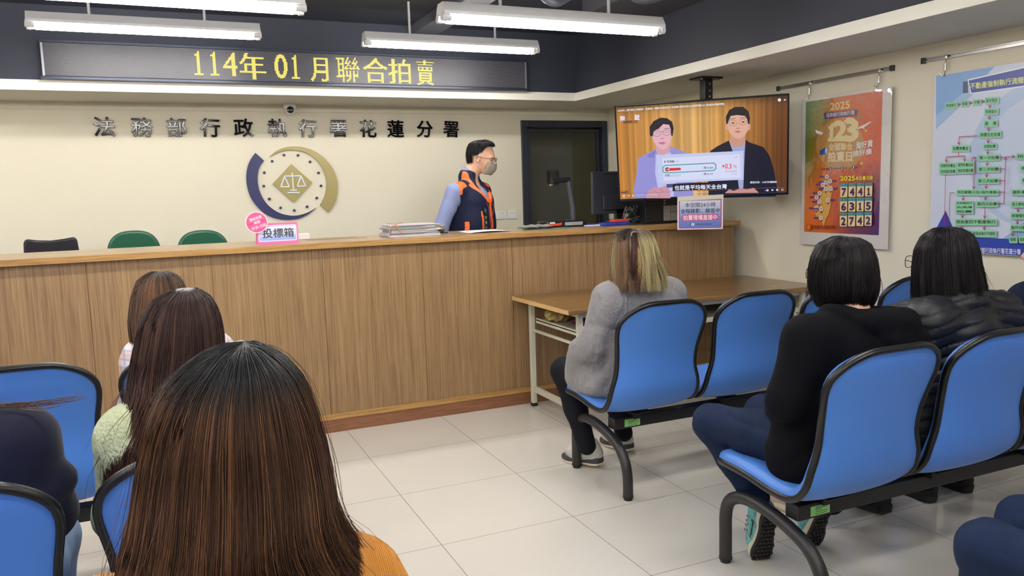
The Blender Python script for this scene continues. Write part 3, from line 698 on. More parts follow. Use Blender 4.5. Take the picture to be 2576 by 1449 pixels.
# ------------------------------------------------------------------ wall posters and their rails
def wall_flat(d=.03): return Flat((XW-d, 0, 0), (0, -1, 0), (0, 0, 1))
RAILM = M('rail_metal', (150, 148, 146), .25, metal=.9)
def rail(p0, p1, hooks, label, gl):
    a = on_x(*p0, XW-.012); b_ = on_x(*p1, XW-.012); z = (a[2]+b_[2])/2
    y0, y1 = a[1], b_[1]
    r = empty('picture_rail', (XW, (y0+y1)/2, z), label, 'picture rail', gl)
    m = MB(); m.box(XW-.012, XW, y1, y0, z-.011, z-.005); m.box(XW-.012, XW, y1, y0, z+.005, z+.011); m.box(XW-.005, XW, y1, y0, z-.01, z+.01); m.build('track', RAILM, r)
    for y in ((y0, y1) if p1[0] < 2570 else (y0,)):
        m = MB(); m.bbox(XW-.016, XW, y-.014, y+.014, z-.016, z+.016, .003); m.build('end_cap', BLACKP, r)
    for hx, hy in hooks:
        y = on_x(hx, hy, XW-.02)[1]; zb = on_x(hx, hy, XW-.03)[2]
        m = MB(); m.tube([(XW-.018, y, z-.012), (XW-.02, y, z-.035)], .003, 8); m.tube([(XW-.02, y, z-.035), (XW-.022, y, z-.075)], .0065, 10)
        m.tube(smooth_path([(XW-.022, y, z-.075), (XW-.026, y-.003, zb+.012), (XW-.034, y-.003, zb-.012), (XW-.045, y+.006, zb-.006), (XW-.046, y+.01, zb+.006)], 4), .0022, 8)
        m.bbox(XW-.024, XW-.01, y-.008, y+.008, z-.014, z+.008, .002); m.build('hook', STEEL, r, smooth=True)
rail((1957, 224), (2243, 170), ((2036, 245), (2211, 213)), 'metal picture rail above the orange and purple poster', 'picture rails on the right wall')
rail((2322, 154), (2620, 97), ((2378, 186),), 'metal picture rail above the flow chart poster', 'picture rails on the right wall')
# poster one
W1 = wall_flat(.028); W1.look = lambda x, y: (2010+x/3.293, 200+y/3.293)
c1 = [W1.px(*p) for p in ((18, 182), (762, 48), (742, 1408), (25, 1365))]
u0, u1 = (c1[0][0]+c1[3][0])/2, (c1[1][0]+c1[2][0])/2; v1, v0 = (c1[0][1]+c1[1][1])/2, (c1[2][1]+c1[3][1])/2
po = empty('hanging_poster', (XW-.02, -(u0+u1)/2, v0), 'orange and purple auction day poster in a clear sleeve beside the television', 'poster')
b = MB(); b.box(XW-.027, XW-.024, -u1, -u0, v0, v1); b.build('backing_board', M('backing_board', (214, 212, 210), .5), po)
i0, i1 = W1.px(50, 700)[0], W1.px(676, 700)[0]; j1 = (W1.px(50, 188)[1]+W1.px(680, 90)[1])/2; j0 = (W1.px(50, 1265)[1]+W1.px(668, 1286)[1])/2
def g1(i, j):
    top = lerp3([(0, (74, 116, 44)), (.2, (112, 118, 40)), (.4, (196, 116, 50)), (.75, (204, 92, 44)), (1, (196, 84, 40))], i)
    mid = lerp3([(0, (104, 120, 40)), (.25, (200, 112, 34)), (.7, (196, 92, 44)), (1, (196, 70, 44))], i)
    bot = lerp3([(0, (226, 116, 28)), (.35, (214, 96, 40)), (.65, (120, 48, 84)), (1, (66, 28, 112))], i)
    return lerp3([(0, bot), (.3, lerp3([(0, (220, 116, 30)), (.5, (196, 92, 46)), (.8, (140, 56, 76)), (1, (96, 38, 96))], i)), (.55, mid), (1, top)], j)
W1.grid(i0, j0, i1, j1, 20, 24, g1)
CR = (222, 206, 160); PU = (80, 44, 106)
W1.pell(340, 540, 200, 215, (186, 138, 76)); 
W1.ptext('2025', 258, 196, 420, 256, (226, 204, 150), .03, dy=20)
W1.poly([(160, 376), (205, 330), (240, 318), (216, 352), (180, 360)], (90, 150, 104), px=True); W1.poly([(470, 290), (540, 312), (500, 318), (480, 300)], (90, 150, 104), px=True)
W1.poly([(203, 276), (490, 246), (482, 300), (212, 330)], PU, px=True); W1.ptext('法務部行政執行署', 226, 280, 460, 316, (214, 210, 222), .02, dy=26)
W1.ptext('1', 240, 370, 300, 505, CR, .06); W1.ptext('2', 290, 350, 390, 500, CR, .07); W1.ptext('3', 385, 328, 482, 505, CR, .07)
for y in (512, 680): W1.pline([(244, y), (456, y-8)], .004, CR)
W1.ptext('全國聯合', 246, 528, 444, 588, CR, .04, dy=4); W1.ptext('拍賣日', 242, 600, 442, 676, CR, .04, dy=4)
W1.ptext('淘好貨', 474, 518, 612, 580, (222, 224, 226), .03, dy=22); W1.ptext('撿好康', 448, 590, 606, 640, (222, 224, 226), .03, dy=22)
W1.poly([(136, 416), (204, 440), (190, 460), (146, 446)], (224, 224, 226), px=True); W1.poly([(480, 404), (596, 346), (600, 354), (540, 398), (548, 410), (520, 402), (488, 412)], (222, 224, 228), px=True)
for x, y in ((556, 424), (520, 694)): W1.poly([(x+16*math.sin(k*PI/5)*(1 if k % 2 == 0 else .45), y-16*math.cos(k*PI/5)*(1 if k % 2 == 0 else .45)) for k in range(10)], (206, 196, 50), px=True)
# plain little deer figure stand-in: generic animal with a megaphone
W1.poly([(174, 590), (222, 562), (236, 590), (226, 616), (176, 628)], (50, 88, 170), px=True); W1.pell(228, 590, 10, 26, (190, 210, 236))
W1.ptext('活動時間', 188, 734, 246, 752, (70, 44, 26), .01); W1.ptext('每個月第', 290, 730, 340, 746, (70, 44, 26), .01); W1.ptext('週下午', 382, 726, 432, 742, (70, 44, 26), .01); W1.ptext('時', 476, 722, 492, 738, (70, 44, 26), .01)
for t, x, y in (('1', 266, 740), ('2', 358, 734), ('3', 454, 728)): W1.pell(x, y, 14, 16, PU); W1.ptext(t, x-6, y-11, x+6, y+11, (236, 230, 232), .03)
W1.poly([(228, 846), (250, 860), (282, 880), (286, 920), (270, 960), (268, 1040), (252, 1110), (228, 1150), (214, 1200), (214, 1240), (196, 1190), (160, 1150), (136, 1110), (140, 1060), (170, 1000), (186, 940), (206, 900), (212, 860)], (212, 168, 76), px=True)
for x, y in ((236, 806), (228, 852), (262, 842), (202, 872), (228, 906), (270, 904), (178, 942), (154, 976), (176, 1012), (248, 1000), (150, 1066), (192, 1072), (192, 1146)):
    W1.poly([(x-14, y+12), (x+14, y+12), (x, y+38)], (176, 44, 40), px=True); W1.pell(x, y, 17, 19, (214, 206, 206)); W1.ptext('署', x-9, y-10, x+9, y+10, (110, 90, 100))
    W1.pq(x-58 if x < 240 else x+18, y-8, x-18 if x < 240 else x+54, y+6, (96, 52, 120))
W1.ptext('2025', 352, 800, 474, 838, (228, 206, 60), .04, dy=2); W1.ptext('年拍賣日期', 480, 802, 622, 836, (228, 206, 60), .03, dy=4)
nums = ['7', '4', '4', '1', '6', '3', '1', '5', '2', '7', '4', '2']; mons = ['一月', '二月', '三月', '四月', '五月', '六月', '七月', '八月', '九月', '十月', '十一月', '十二月']
for k in range(12):
    x0 = 352+(k % 4)*69; y0 = 862+(k//4)*121-(k % 4)*2
    a = W1.px(x0, y0+112); c = W1.px(x0+62, y0)
    W1.rr(a[0], a[1], c[0], c[1], .008, (222, 204, 150)); W1.pq(x0, y0, x0+62, y0+27, (72, 150, 156), dy=1)
    W1.ptext(mons[k], x0+8, y0+5, x0+54, y0+22, (40, 70, 80), .01); W1.ptext(nums[k], x0+14, y0+40, x0+48, y0+100, (72, 30, 96), .06)
W1.ell(*W1.px(95, 1222), .02, .02, (120, 70, 40)); W1.ell(*W1.px(97, 1222), .0165, .0165, (214, 112, 34)); W1.ptext('法務部行政執行署', 122, 1206, 316, 1238, (92, 50, 24), .02, dy=0)
W1.build('print', PRINT, po)
SLV = bpy.data.materials.new('clear_sleeve'); SLV.use_nodes = True; nt = SLV.node_tree; nt.nodes.clear(); o_ = nt.nodes.new('ShaderNodeOutputMaterial'); tr = nt.nodes.new('ShaderNodeBsdfTransparent'); gl = nt.nodes.new('ShaderNodeBsdfGlossy'); gl.inputs['Roughness'].default_value = .06
mx = nt.nodes.new('ShaderNodeMixShader'); mx.inputs[0].default_value = .06; nt.links.new(tr.outputs[0], mx.inputs[1]); nt.links.new(gl.outputs[0], mx.inputs[2]); nt.links.new(mx.outputs[0], o_.inputs[0])
nz = nt.nodes.new('ShaderNodeTexNoise'); nz.inputs['Scale'].default_value = 9; bp = nt.nodes.new('ShaderNodeBump'); bp.inputs['Distance'].default_value = .01; bp.inputs['Strength'].default_value = .6; nt.links.new(nz.outputs['Fac'], bp.inputs['Height']); nt.links.new(bp.outputs[0], gl.inputs['Normal'])
b = MB(); b.box(XW-.034, XW-.0325, -u1-.004, -u0+.004, v0-.006, v1+.006); b.build('sleeve', SLV, po)
# poster two: flow chart
W2 = wall_flat(.028); W2.look = lambda x, y: (2330+x/2.841, 150+y/2.841)
a = W2.px(48, 118); bb = W2.px(36, 1300); u0 = (a[0]+bb[0])/2; v1 = W2.px(300, 78)[1]; v0 = W2.px(500, 1395)[1]; u1 = u0+1.15
po = empty('hanging_poster', (XW-.02, -(u0+u1)/2, v0), 'blue and white flow chart poster at the right edge of the wall', 'poster')
b = MB(); b.box(XW-.027, XW-.022, -u1, -u0, v0, v1); b.build('backing_board', M('pale_board', (206, 210, 220), .4), po)
W2.rect(u0+.008, v0+.003, u1-.008, v1-.003, (196, 206, 226)); 
W2.ell(u0+.58, v0+.5, .36, .36, (170, 190, 220)); W2.ell(u0+.62, v0+.47, .33, .33, (186, 200, 224))
W2.poly([(70, 118), (490, 50), (70, 480)], (120, 160, 210), px=True); W2.poly([(70, 400), (420, 110), (500, 90), (70, 500)], (150, 180, 216), px=True)
W2.poly([(500, 1310), (640, 1215), (699, 1160), (699, 1330)], (130, 170, 216), px=True)
W2.rect(u0+.008, v0+.003, u1-.008, v0+.085, (30, 60, 160)); W2.ptext('法務部行政執行署花蓮分署', 344, 1340, 676, 1380, (210, 214, 226), .02, dy=-14)
W2.poly([(264, 158), (296, 154), (300, 238), (262, 240)], (44, 66, 90), px=True); W2.poly([(296, 142), (1100, -40), (1100, 140), (318, 246)], (226, 230, 236), px=True); W2.poly([(304, 150), (1100, -30), (1100, 130), (324, 238)], (32, 58, 150), px=True)
W2.ptext('不動產強制執行流程圖', 316, 168, 742, 214, (204, 212, 120), .03, dy=52)
W2.poly([(140, 1080), (30, 1290), (230, 1290)], (44, 52, 150), px=True)
GB = (128, 200, 156); AR = (150, 34, 84)
def gbox(x0, y0, x1, y1, t, dy=0, lines=None):
    W2.pq(x0+4, y0+5, x1+4, y1+5, (150, 165, 180), dy=dy); W2.pq(x0, y0, x1, y1, GB, dy=dy)
    tl = lines or [t]; h = (y1-y0)/len(tl)
    for k, s_ in enumerate(tl): W2.ptext(s_, x0+8, y0+h*k+h*.22, x1-8, y0+h*k+h*.78, (28, 46, 40), .025, dy=dy*.8)
def arrow(P, hw=10):
    W2.pline(P, .0035, AR); a, b_ = np.array(P[-2], float), np.array(P[-1], float); t = (b_-a)/np.linalg.norm(b_-a); n = np.array([-t[1], t[0]])
    W2.pline([tuple(b_-t*hw*1.6+n*hw), tuple(b_), tuple(b_-t*hw*1.6-n*hw)], .0035, AR)
gbox(137, 308, 224, 352, '移送執行', 6); gbox(250, 294, 306, 338, '收案', 3); gbox(334, 284, 394, 326, '分案', 3); gbox(422, 270, 522, 318, '查封登記', 6)
arrow([(226, 322), (246, 320)]); arrow([(308, 311), (330, 309)]); arrow([(396, 300), (420, 298)])
gbox(418, 350, 518, 396, '現場查封', 4); gbox(416, 434, 514, 480, '鑑    價', 3); gbox(384, 514, 542, 562, '詢價及定底價', 5); gbox(412, 600, 508, 642, '定期拍賣', 3); gbox(188, 612, 314, 658, '拍賣無實益', 2)
gbox(378, 680, 534, 724, '第一次拍賣', 3); gbox(374, 762, 530, 806, '第二次拍賣', 2); gbox(370, 846, 527, 888, '第三次拍賣', 1); gbox(222, 928, 524, 970, '特別變賣(公告3個月應買)', 0); gbox(364, 1010, 520, 1052, '第四次拍賣', 0)
gbox(102, 738, 222, 820, '', 2, ['未證明有實益', '亦未指定底價']); gbox(228, 732, 352, 814, '', 2, ['證明有實益或', '指定底價拍賣']); gbox(218, 1010, 344, 1100, '', 0, ['未申請另行', '估(減)價', '拍賣']); gbox(214, 1136, 514, 1182, '視為撤回不動產執行', 0); gbox(336, 1220, 510, 1264, '有保全執行不啟封', -1); gbox(222, 1214, 320, 1256, '啟封', -1)
gbox(656, 668, 760, 712, '拍定', 1); gbox(622, 926, 760, 968, '繳移•點交', 0); gbox(618, 1010, 760, 1054, '查土增地價稅', -1); gbox(614, 1092, 760, 1138, '命陳報債權', -1); gbox(612, 1178, 760, 1222, '製作分配表', -1); gbox(604, 1262, 662, 1306, '發款', -1); gbox(674, 1262, 730, 1306, '結案', -1); gbox(684, 754, 760, 800, '得標', 0); gbox(694, 838, 760, 884, '繳款', 0)
for P_ in ([(469, 320), (468, 344)], [(465, 398), (464, 426)], [(460, 482), (459, 508)], [(457, 564), (457, 594)], [(455, 644), (454, 674)], [(452, 726), (451, 756)], [(448, 808), (447, 838)], [(445, 890), (444, 920)], [(440, 972), (439, 1002)], [(281, 972), (280, 1004)], [(436, 1054), (434, 1132)], [(276, 1102), (275, 1130)],
           [(432, 1184), (431, 1214)], [(273, 1184), (272, 1208)], [(382, 544), (252, 552), (250, 606)], [(249, 660), (248, 690), (162, 694), (160, 732)], [(248, 690), (292, 688), (292, 724)], [(344, 726), (344, 704), (372, 702)], [(378, 724), (364, 724), (357, 922)], [(536, 698), (650, 692)], [(520, 1028), (574, 1028), (586, 698)],
           [(677, 1056), (676, 1088)], [(672, 1140), (671, 1174)], [(638, 1224), (637, 1258)]): arrow(P_)
for y in (781, 865, 946): W2.pline([(530, y), (582, y)], .0035, AR)
W2.pline([(157, 822), (148, 1180)], .003, AR); W2.pline([(220, 950), (190, 952), (182, 1180)], .003, AR)
W2.build('print', PRINT, po)

# ------------------------------------------------------------------ folding table at the counter
tb = empty('folding_table', (3.0, 4.27, 0), 'folding table with wood top and cream legs against the counter', 'table')
TX0, TX1, TY0, TY1, TZ = 2.055, 3.945, 3.88, 4.66, .735
b = MB(); b.bbox(TX0, TX1, TY0, TY1, TZ-.03, TZ, .006); b.build('tabletop', wood('table_laminate', (108, 78, 42), (130, 97, 56), (146, 112, 70), (1.6, 34, 34), .28, .3), tb)
b = MB(); b.box(TX0-.002, TX0+.002, TY0+.004, TY1-.004, TZ-.027, TZ-.003); b.build('edge_strip', M('pale_edge', (206, 172, 118), .4), tb)
CRM = M('cream_metal', (206, 204, 186), .45, bump=(60, .1)); LX = TX0+.115, TX1-.1; LY = (TY0+.09, TY1-.05)
for x in LX:
    for y in LY:
        b = MB(); b.bbox(x-.016, x+.016, y-.016, y+.016, .02, TZ-.03, .003); o = b.build('leg', CRM, tb); b = MB(); b.bbox(x-.019, x+.019, y-.019, y+.019, 0, .022, .004); b.build('foot_cap', BLACKP, o)
    for hw_, z0_, z1_ in ((.013, .1, .135), (.008, .5, .517), (.014, TZ-.06, TZ-.03)): b = MB(); b.bbox(x-hw_, x+hw_, LY[0], LY[1], z0_, z1_, .003); b.build('cross_rail', CRM, tb)
b = MB(); b.box(LX[0], LX[1], LY[0]+.0, LY[0]+.02, TZ-.065, TZ-.03); b.box(LX[0], LX[1], LY[1]-.02, LY[1], TZ-.065, TZ-.03); b.build('apron', CRM, tb)
b = MB(); b.box(LX[0]+.015, LX[1]-.01, LY[0]+.02, LY[1]-.03, .572, .578); b.box(LX[0]+.015, LX[0]+.02, LY[0]+.0, LY[1]-.03, .556, .588); b.box(LX[0]+.015, LX[1]-.01, LY[0]+.015, LY[0]+.02, .556, .588); b.build('shelf', CRM, tb)
for x, s in ((LX[0], 1), (LX[1], -1)):
    b = MB(); b.tube([(x+s*.02, LY[0], .5), (x+s*.17, LY[0], TZ-.05)], .009, 8); b.build('brace', CRM, tb)
b = MB(); b.lathe([(.03, 0), (.03, .002), (.02, .0025)], (TX1-.18, TY0+.28, TZ), 22); b.build('cable_grommet', M('grommet_tan', (170, 128, 70), .5), tb)
# ------------------------------------------------------------------ blue waiting benches
BLUE = M('blue_vinyl', (74, 126, 208), .38, bump=(420, .06), spec=.45, vary=(3, .04))
RUB = M('black_rubber', (15, 15, 17), .36, spec=.45)
BLKM = M('black_tube_metal', (34, 34, 35), .45, bump=(220, .08))
PROF = [(.435, .392), (.43, .412), (.405, .427), (.33, .430), (.24, .424), (.14, .411), (.06, .41), (.01, .428), (-.028, .47), (-.045, .53), (-.05, .60), (-.062, .68), (-.09, .77), (-.12, .85), (-.146, .916)]
HW = [.215, .218, .226, .231, .233, .235, .237, .238, .236, .228, .208, .209, .224, .232, .231]
def seat_geom():
    P = smooth_path([(0, y, z) for y, z in PROF], 5); P = np.array(P)[:, 1:]
    h = np.array(smooth_path([(w_, 0, 0) for w_ in HW], 5))[:, 0]
    s = np.concatenate([[0], np.cumsum(np.linalg.norm(np.diff(P, axis=0), axis=1))]); L = s[-1]
    t = np.gradient(P, axis=0); t /= np.linalg.norm(t, axis=1)[:, None]; n = np.stack([-t[:, 1], t[:, 0]], 1)   # normal: rear/under side
    # resample finer at the ends
    S = np.concatenate([.10*(1-np.cos(np.linspace(0, PI/2, 9)))[:-1]*1.0, np.linspace(.10, L-.15, 30)[:-1], L-.15*(1-np.sin(np.linspace(0, PI/2, 10)))])
    f = lambda A: np.interp(S, s, A)
    Y, Z, Hh = f(P[:, 0]), f(P[:, 1]), f(h); NY, NZ = f(n[:, 0]), f(n[:, 1])
    def cut(d, r): return np.where(d < r, r-np.sqrt(np.maximum(r*r-(r-d)**2, 0)), 0)
    Hh = Hh-cut(S, .085)-cut(L-S, .145)
    back = np.clip((S-.45)/.2, 0, 1)
    return S/L, Y, Z, NY, NZ, Hh, back, L
def seat_point(k, x, off, G):
    u, Y, Z, NY, NZ, Hh, back, L = G
    w_ = x/.25
    o = off-.026*w_*w_*back[k]-.014*w_*w_*(1-back[k])
    crown = -.018*w_*w_*(u[k] > .9)*(u[k]-.9)*10
    return (x, Y[k]+NY[k]*o, Z[k]+NZ[k]*o+crown)
def make_seat(parent, cx):
    G = seat_geom(); n = len(G[0]); J = 22; V = []; Fc = []
    th = .017
    for side in (1, -1):          # 1: under/rear face, -1: sitting face
        for k in range(n):
            H = max(G[5][k], .001)
            for j in range(J+1):
                q = math.sin((-1+2*j/J)*PI/2); x = q*H; e = (1-abs(q)**(5 if side == 1 else 14))
                ends = min(1, min(G[0][k], 1-G[0][k])*16)
                off = side*(th*(.45+.55*e*ends))
                if side == -1: off = -(.004+.034*(1-.35*G[6][k])*math.sqrt(max(0, e))*math.sqrt(ends))
                V.append(seat_point(k, x, off, G))
    m_ = n*(J+1)
    for k in range(n-1):
        for j in range(J):
            a = k*(J+1)+j; Fc.append((a, a+1, a+J+2, a+J+1)); b_ = m_+a; Fc.append((b_, b_+J+1, b_+J+2, b_+1))
    V = [(v[0]+cx, v[1], v[2]) for v in V]
    seat = obj('seat_shell', V, Fc, BLUE, parent, smooth=True, local=True)
    # rubber edge strip: flattened band along the outline
    loop = [(k, -1) for k in range(n)]+[(n-1, q) for q in np.linspace(-1, 1, 10)[1:-1]]+[(k, 1) for k in range(n-1, -1, -1)]+[(0, q) for q in np.linspace(1, -1, 10)[1:-1]]
    C = np.array([seat_point(k, q*G[5][k], .006, G) for k, q in loop]); N_ = np.array([(0, G[3][k], G[4][k]) for k, q in loop])
    keep = [0]
    for i in range(1, len(C)):
        if np.linalg.norm(C[i]-C[keep[-1]]) > .006: keep.append(i)
    C = C[keep]; N_ = N_[keep]; m2 = len(C); VV = []; FF = []
    for i in range(m2):
        t = C[(i+1) % m2]-C[i-1]; t /= np.linalg.norm(t); nn = N_[i]-t*np.dot(N_[i], t); nn /= np.linalg.norm(nn); o_ = np.cross(t, nn)
        for a in np.linspace(0, 2*PI, 12, endpoint=False):
            ca, sa = math.cos(a), math.sin(a)
            VV.append(C[i]+nn*.0115*np.sign(ca)*abs(ca)**.7+o_*.0088*np.sign(sa)*abs(sa)**.7)
    for i in range(m2):
        for k in range(12): FF.append((i*12+k, i*12+(k+1) % 12, ((i+1) % m2)*12+(k+1) % 12, ((i+1) % m2)*12+k))
    VV = [(v[0]+cx, v[1], v[2]) for v in VV]
    obj('edge_trim', VV, FF, RUB, seat, smooth=True, local=True)
    return seat
LEGP = smooth_path([(0, .485, .012), (0, .485, .10), (0, .484, .19), (0, .462, .245), (0, .41, .277), (0, .34, .287), (0, .25, .28), (0, .15, .257), (0, .07, .222), (0, .02, .165), (0, .002, .10), (0, 0, .012)], 6)
def arch(parent, x):
    b = MB(); b.tube([(x, p[1], p[2]) for p in LEGP], .0235, 18); a = b.build('leg', BLKM, parent, smooth=True, local=True)
    for y in (0, .485):
        b = MB(); b.lathe([(.024, .014), (.025, .02), (.025, .012), (.02, .010), (.02, 0)], (x, y, 0), 18); b.build('foot_pad', RUB, a, smooth=True, local=True)
def make_bench():
    r = empty('waiting_bench', (0, 0, 0)); pitch = .517
    for k in range(4):
        make_seat(r, k*pitch)
        b = MB(); b.bbox(k*pitch-.05, k*pitch+.05, .07, .24, .366, .373, .002); b.bbox(k*pitch-.022, k*pitch+.022, .115, .165, .33, .37, .003)
        b.build('seat_bracket', BLACKM, r, local=True)
    b = MB(); b.bbox(-.115, 3*pitch+.12, .135, .195, .285, .34, .004); b.build('beam', BLACKM, r, local=True)
    arch(r, -.13); arch(r, 3*pitch+.13)
    STK = M('green_sticker', (140, 206, 120), .5)
    b = MB(); b.box(-.06, .025, .1338, .1349, .293, .328); st = b.build('asset_sticker', STK, r, local=True)
    b = MB()
    for i, (w_, z) in enumerate(((.04, .323), (.05, .318), (.03, .313), (.055, .306), (.05, .299))): b.box(-.04, -.04+w_, .1334, .1338, z-.0008, z+.0008)
    b.build('sticker_print', M('sticker_ink', (40, 60, 40)), st, local=True)
    return r
bench0 = make_bench()
def place_bench(x, y, label, first=[True], mirror=False):
    o = bench0 if first[0] else copy_tree(bench0)
    first[0] = False; o.location = (x, y, 0); tag(o, label, 'bench', 'blue waiting benches')
    return o
RA, RB, RCL, RCR = 2.965, 1.80, .78, .62
place_bench(1.985, RA, 'blue four-seat bench at the wood table, grey sweater woman on its end seat')
place_bench(1.985, RB, 'blue four-seat bench on the right holding the black hoodie woman')
place_bench(.072-3*.517, RA, 'blue bench in the left front row, under the plaid shirt woman')
place_bench(.072-3*.517, RB, 'blue bench in the left second row, under the navy sweater person')
place_bench(.072-3*.517, RCL, 'blue bench under the woman in the orange sweater, hidden by her hair')
place_bench(1.985, RCR, 'blue bench at the bottom right under the jeans knees')

# ------------------------------------------------------------------ office chairs behind the counter
def office_chair(x, y, w, ztop, mt, kind, label, rz=0, group=None):
    r = empty('office_chair', (x, y, 0), label, 'chair', group); r.rotation_euler = (0, 0, rz)
    n = 26; V = []; pts = []
    if kind == 'round':
        for i in range(n+1):
            a = PI*i/n; c_, s_ = math.cos(a), math.sin(a)
            pts.append((w/2*math.copysign(abs(c_)**.75, c_), ztop-.17+.17*abs(s_)**.85))
        pts += [(-w/2*.98, ztop-.3), (-w/2*.8, ztop-.44), (w/2*.8, ztop-.44), (w/2*.98, ztop-.3)]
    else:
        pts = [(w/2-.015, ztop), (w/2, ztop-.02), (w/2+.015, ztop-.25), (w/2, ztop-.5), (-w/2, ztop-.5), (-w/2-.015, ztop-.25), (-w/2, ztop-.02), (-w/2+.015, ztop), (-w/4, ztop-.012), (0, ztop-.018), (w/4, ztop-.01)]
    b = MB(); b.prism([(u, v) for u, v in pts], -.03, .03, lambda u, v, d: (u, d+.12-.5*u*u+(v-ztop)*-.1, v)); b.build('backrest', mt, r, local=True, smooth=True, bevel=.018, auto=50)
    b = MB(); b.bbox(-.2, .2, -.36, .1, .43, .5, .03); b.build('seat', mt, r, local=True, smooth=True)
    b = MB(); b.tube([(0, -.12, .43), (0, -.12, .09)], .026, 12); b.build('gas_column', BLACKM, r, local=True, smooth=True)
    for k in range(5):
        a = 2*PI*k/5; b = MB(); b.tube([(0, -.12, .1), (.19*math.cos(a), -.12+.19*math.sin(a), .065)], [.024, .014], 8); b.build('base_arm', BLACKM, r, local=True, smooth=True)
        b = MB(); b.lathe([(.024, -.018), (.027, -.01), (.027, .01), (.024, .018)], (.19*math.cos(a), -.12+.19*math.sin(a), .03), 12, 'x'); b.build('castor', BLACKP, r, local=True, smooth=True)
BLT = M('black_leatherette', (32, 32, 38), .35, bump=(300, .1)); GRT = M('green_leatherette', (28, 84, 62), .36, bump=(300, .1))
office_chair(-.655, 5.95, .31, 1.19, BLT, 'sq', 'low square-backed black chair behind the left part of the counter', .05, 'office chairs behind the counter')
office_chair(-1.2, 5.95, .31, 1.2, BLT, 'sq', 'black chair cut off by the left edge behind the counter', -.02, 'office chairs behind the counter')
office_chair(-.165, 5.95, .34, 1.215, GRT, 'round', 'round-backed green chair nearer to the black chair', 0, 'office chairs behind the counter')
office_chair(.28, 5.95, .35, 1.197, GRT, 'round', 'round-backed green chair just left of the pink bidding box sign', 0, 'office chairs behind the counter')

# ------------------------------------------------------------------ things on the counter
def cp(x, y, z=ZT): return on_z(x, y, z)
# pink sign with its round badge
sg = empty('table_sign', (.63, 4.86, ZT), 'pink framed bidding box sign with a round pink badge on the counter', 'sign')
SY = 4.79; sl = [on_y(x, y, SY) for x, y in ((647.5, 613), (752, 610), (749, 560), (646, 562))]
k_ = .02
sb = MB(); A0, A1, B1_, B0 = [np.array(p) for p in sl]; A0[2] = A1[2] = ZT; zt = (B0[2]+B1_[2])/2; B0[2] = B1_[2] = zt; B0[1] += k_; B1_[1] += k_
sb.add([A0, A1, B1_, B0]+[A0+np.array([0, .09, 0]), A1+np.array([0, .09, 0]), B1_+np.array([0, .008, 0]), B0+np.array([0, .008, 0])], [(0, 1, 2, 3), (7, 6, 5, 4), (0, 4, 5, 1), (1, 5, 6, 2), (2, 6, 7, 3), (3, 7, 4, 0)])
sb.build('stand', M('pink_board', (216, 96, 152), .35), sg)
Q = Flat(A0+np.array([0, -.0008, 0]), A1-A0, B0-A0)
Q.rr(.02, .05, .98, .96, .05, (222, 100, 158)); Q.rr(.035, .13, .955, .9, .06, (244, 226, 240)); Q.rr(.05, .16, .94, .87, .05, (150, 170, 222))
Q.grid(.055, .2, .935, .84, 1, 10, lambda i, j: lerp3([(0, (130, 152, 214)), (.5, (190, 200, 232)), (1, (220, 222, 238))], j))
Q.text('投標箱', .13, .3, .88, .74, (24, 26, 40), .025); Q.build('print', PRINT, sg)
bc = on_y(645.5, 559.5, SY-.004); b = MB(); b.lathe([(.0, -.002), (.0625, -.002), (.0625, .0), (.0625, .001), (0, .001)], tuple(bc), 32, 'y'); bd = b.build('badge', M('badge_white', (240, 214, 226), .4), sg)
Q = Flat(bc+np.array([0, -.0024, 0]), (1, 0, 0), (0, 0, 1)); Q.ell(0, 0, .057, .057, (218, 84, 140), 40)
for t, v, h, w_ in (('開放投標', .014, .018, .034), ('時間', -.008, .017, .017), ('09:30~10:00', -.034, .018, .042)): Q.text(t, -w_-v*.3, v, w_-v*.3, v+h, (246, 226, 236), .02, rot=.3)
Q.line([(-.05, -.014), (-.022, -.006)], .002, (150, 40, 90)); Q.line([(.02, .004), (.046, .012)], .002, (150, 40, 90))
Q.build('badge_print', PRINT, bd)
p = cp(757, 603); b = MB(); b.bbox(p[0]-.015, p[0]+.055, p[1]-.01, p[1]+.04, ZT, ZT+.038, .004); tag(b.build('small_box', WHITE), 'small white box behind the right end of the pink sign', 'box')
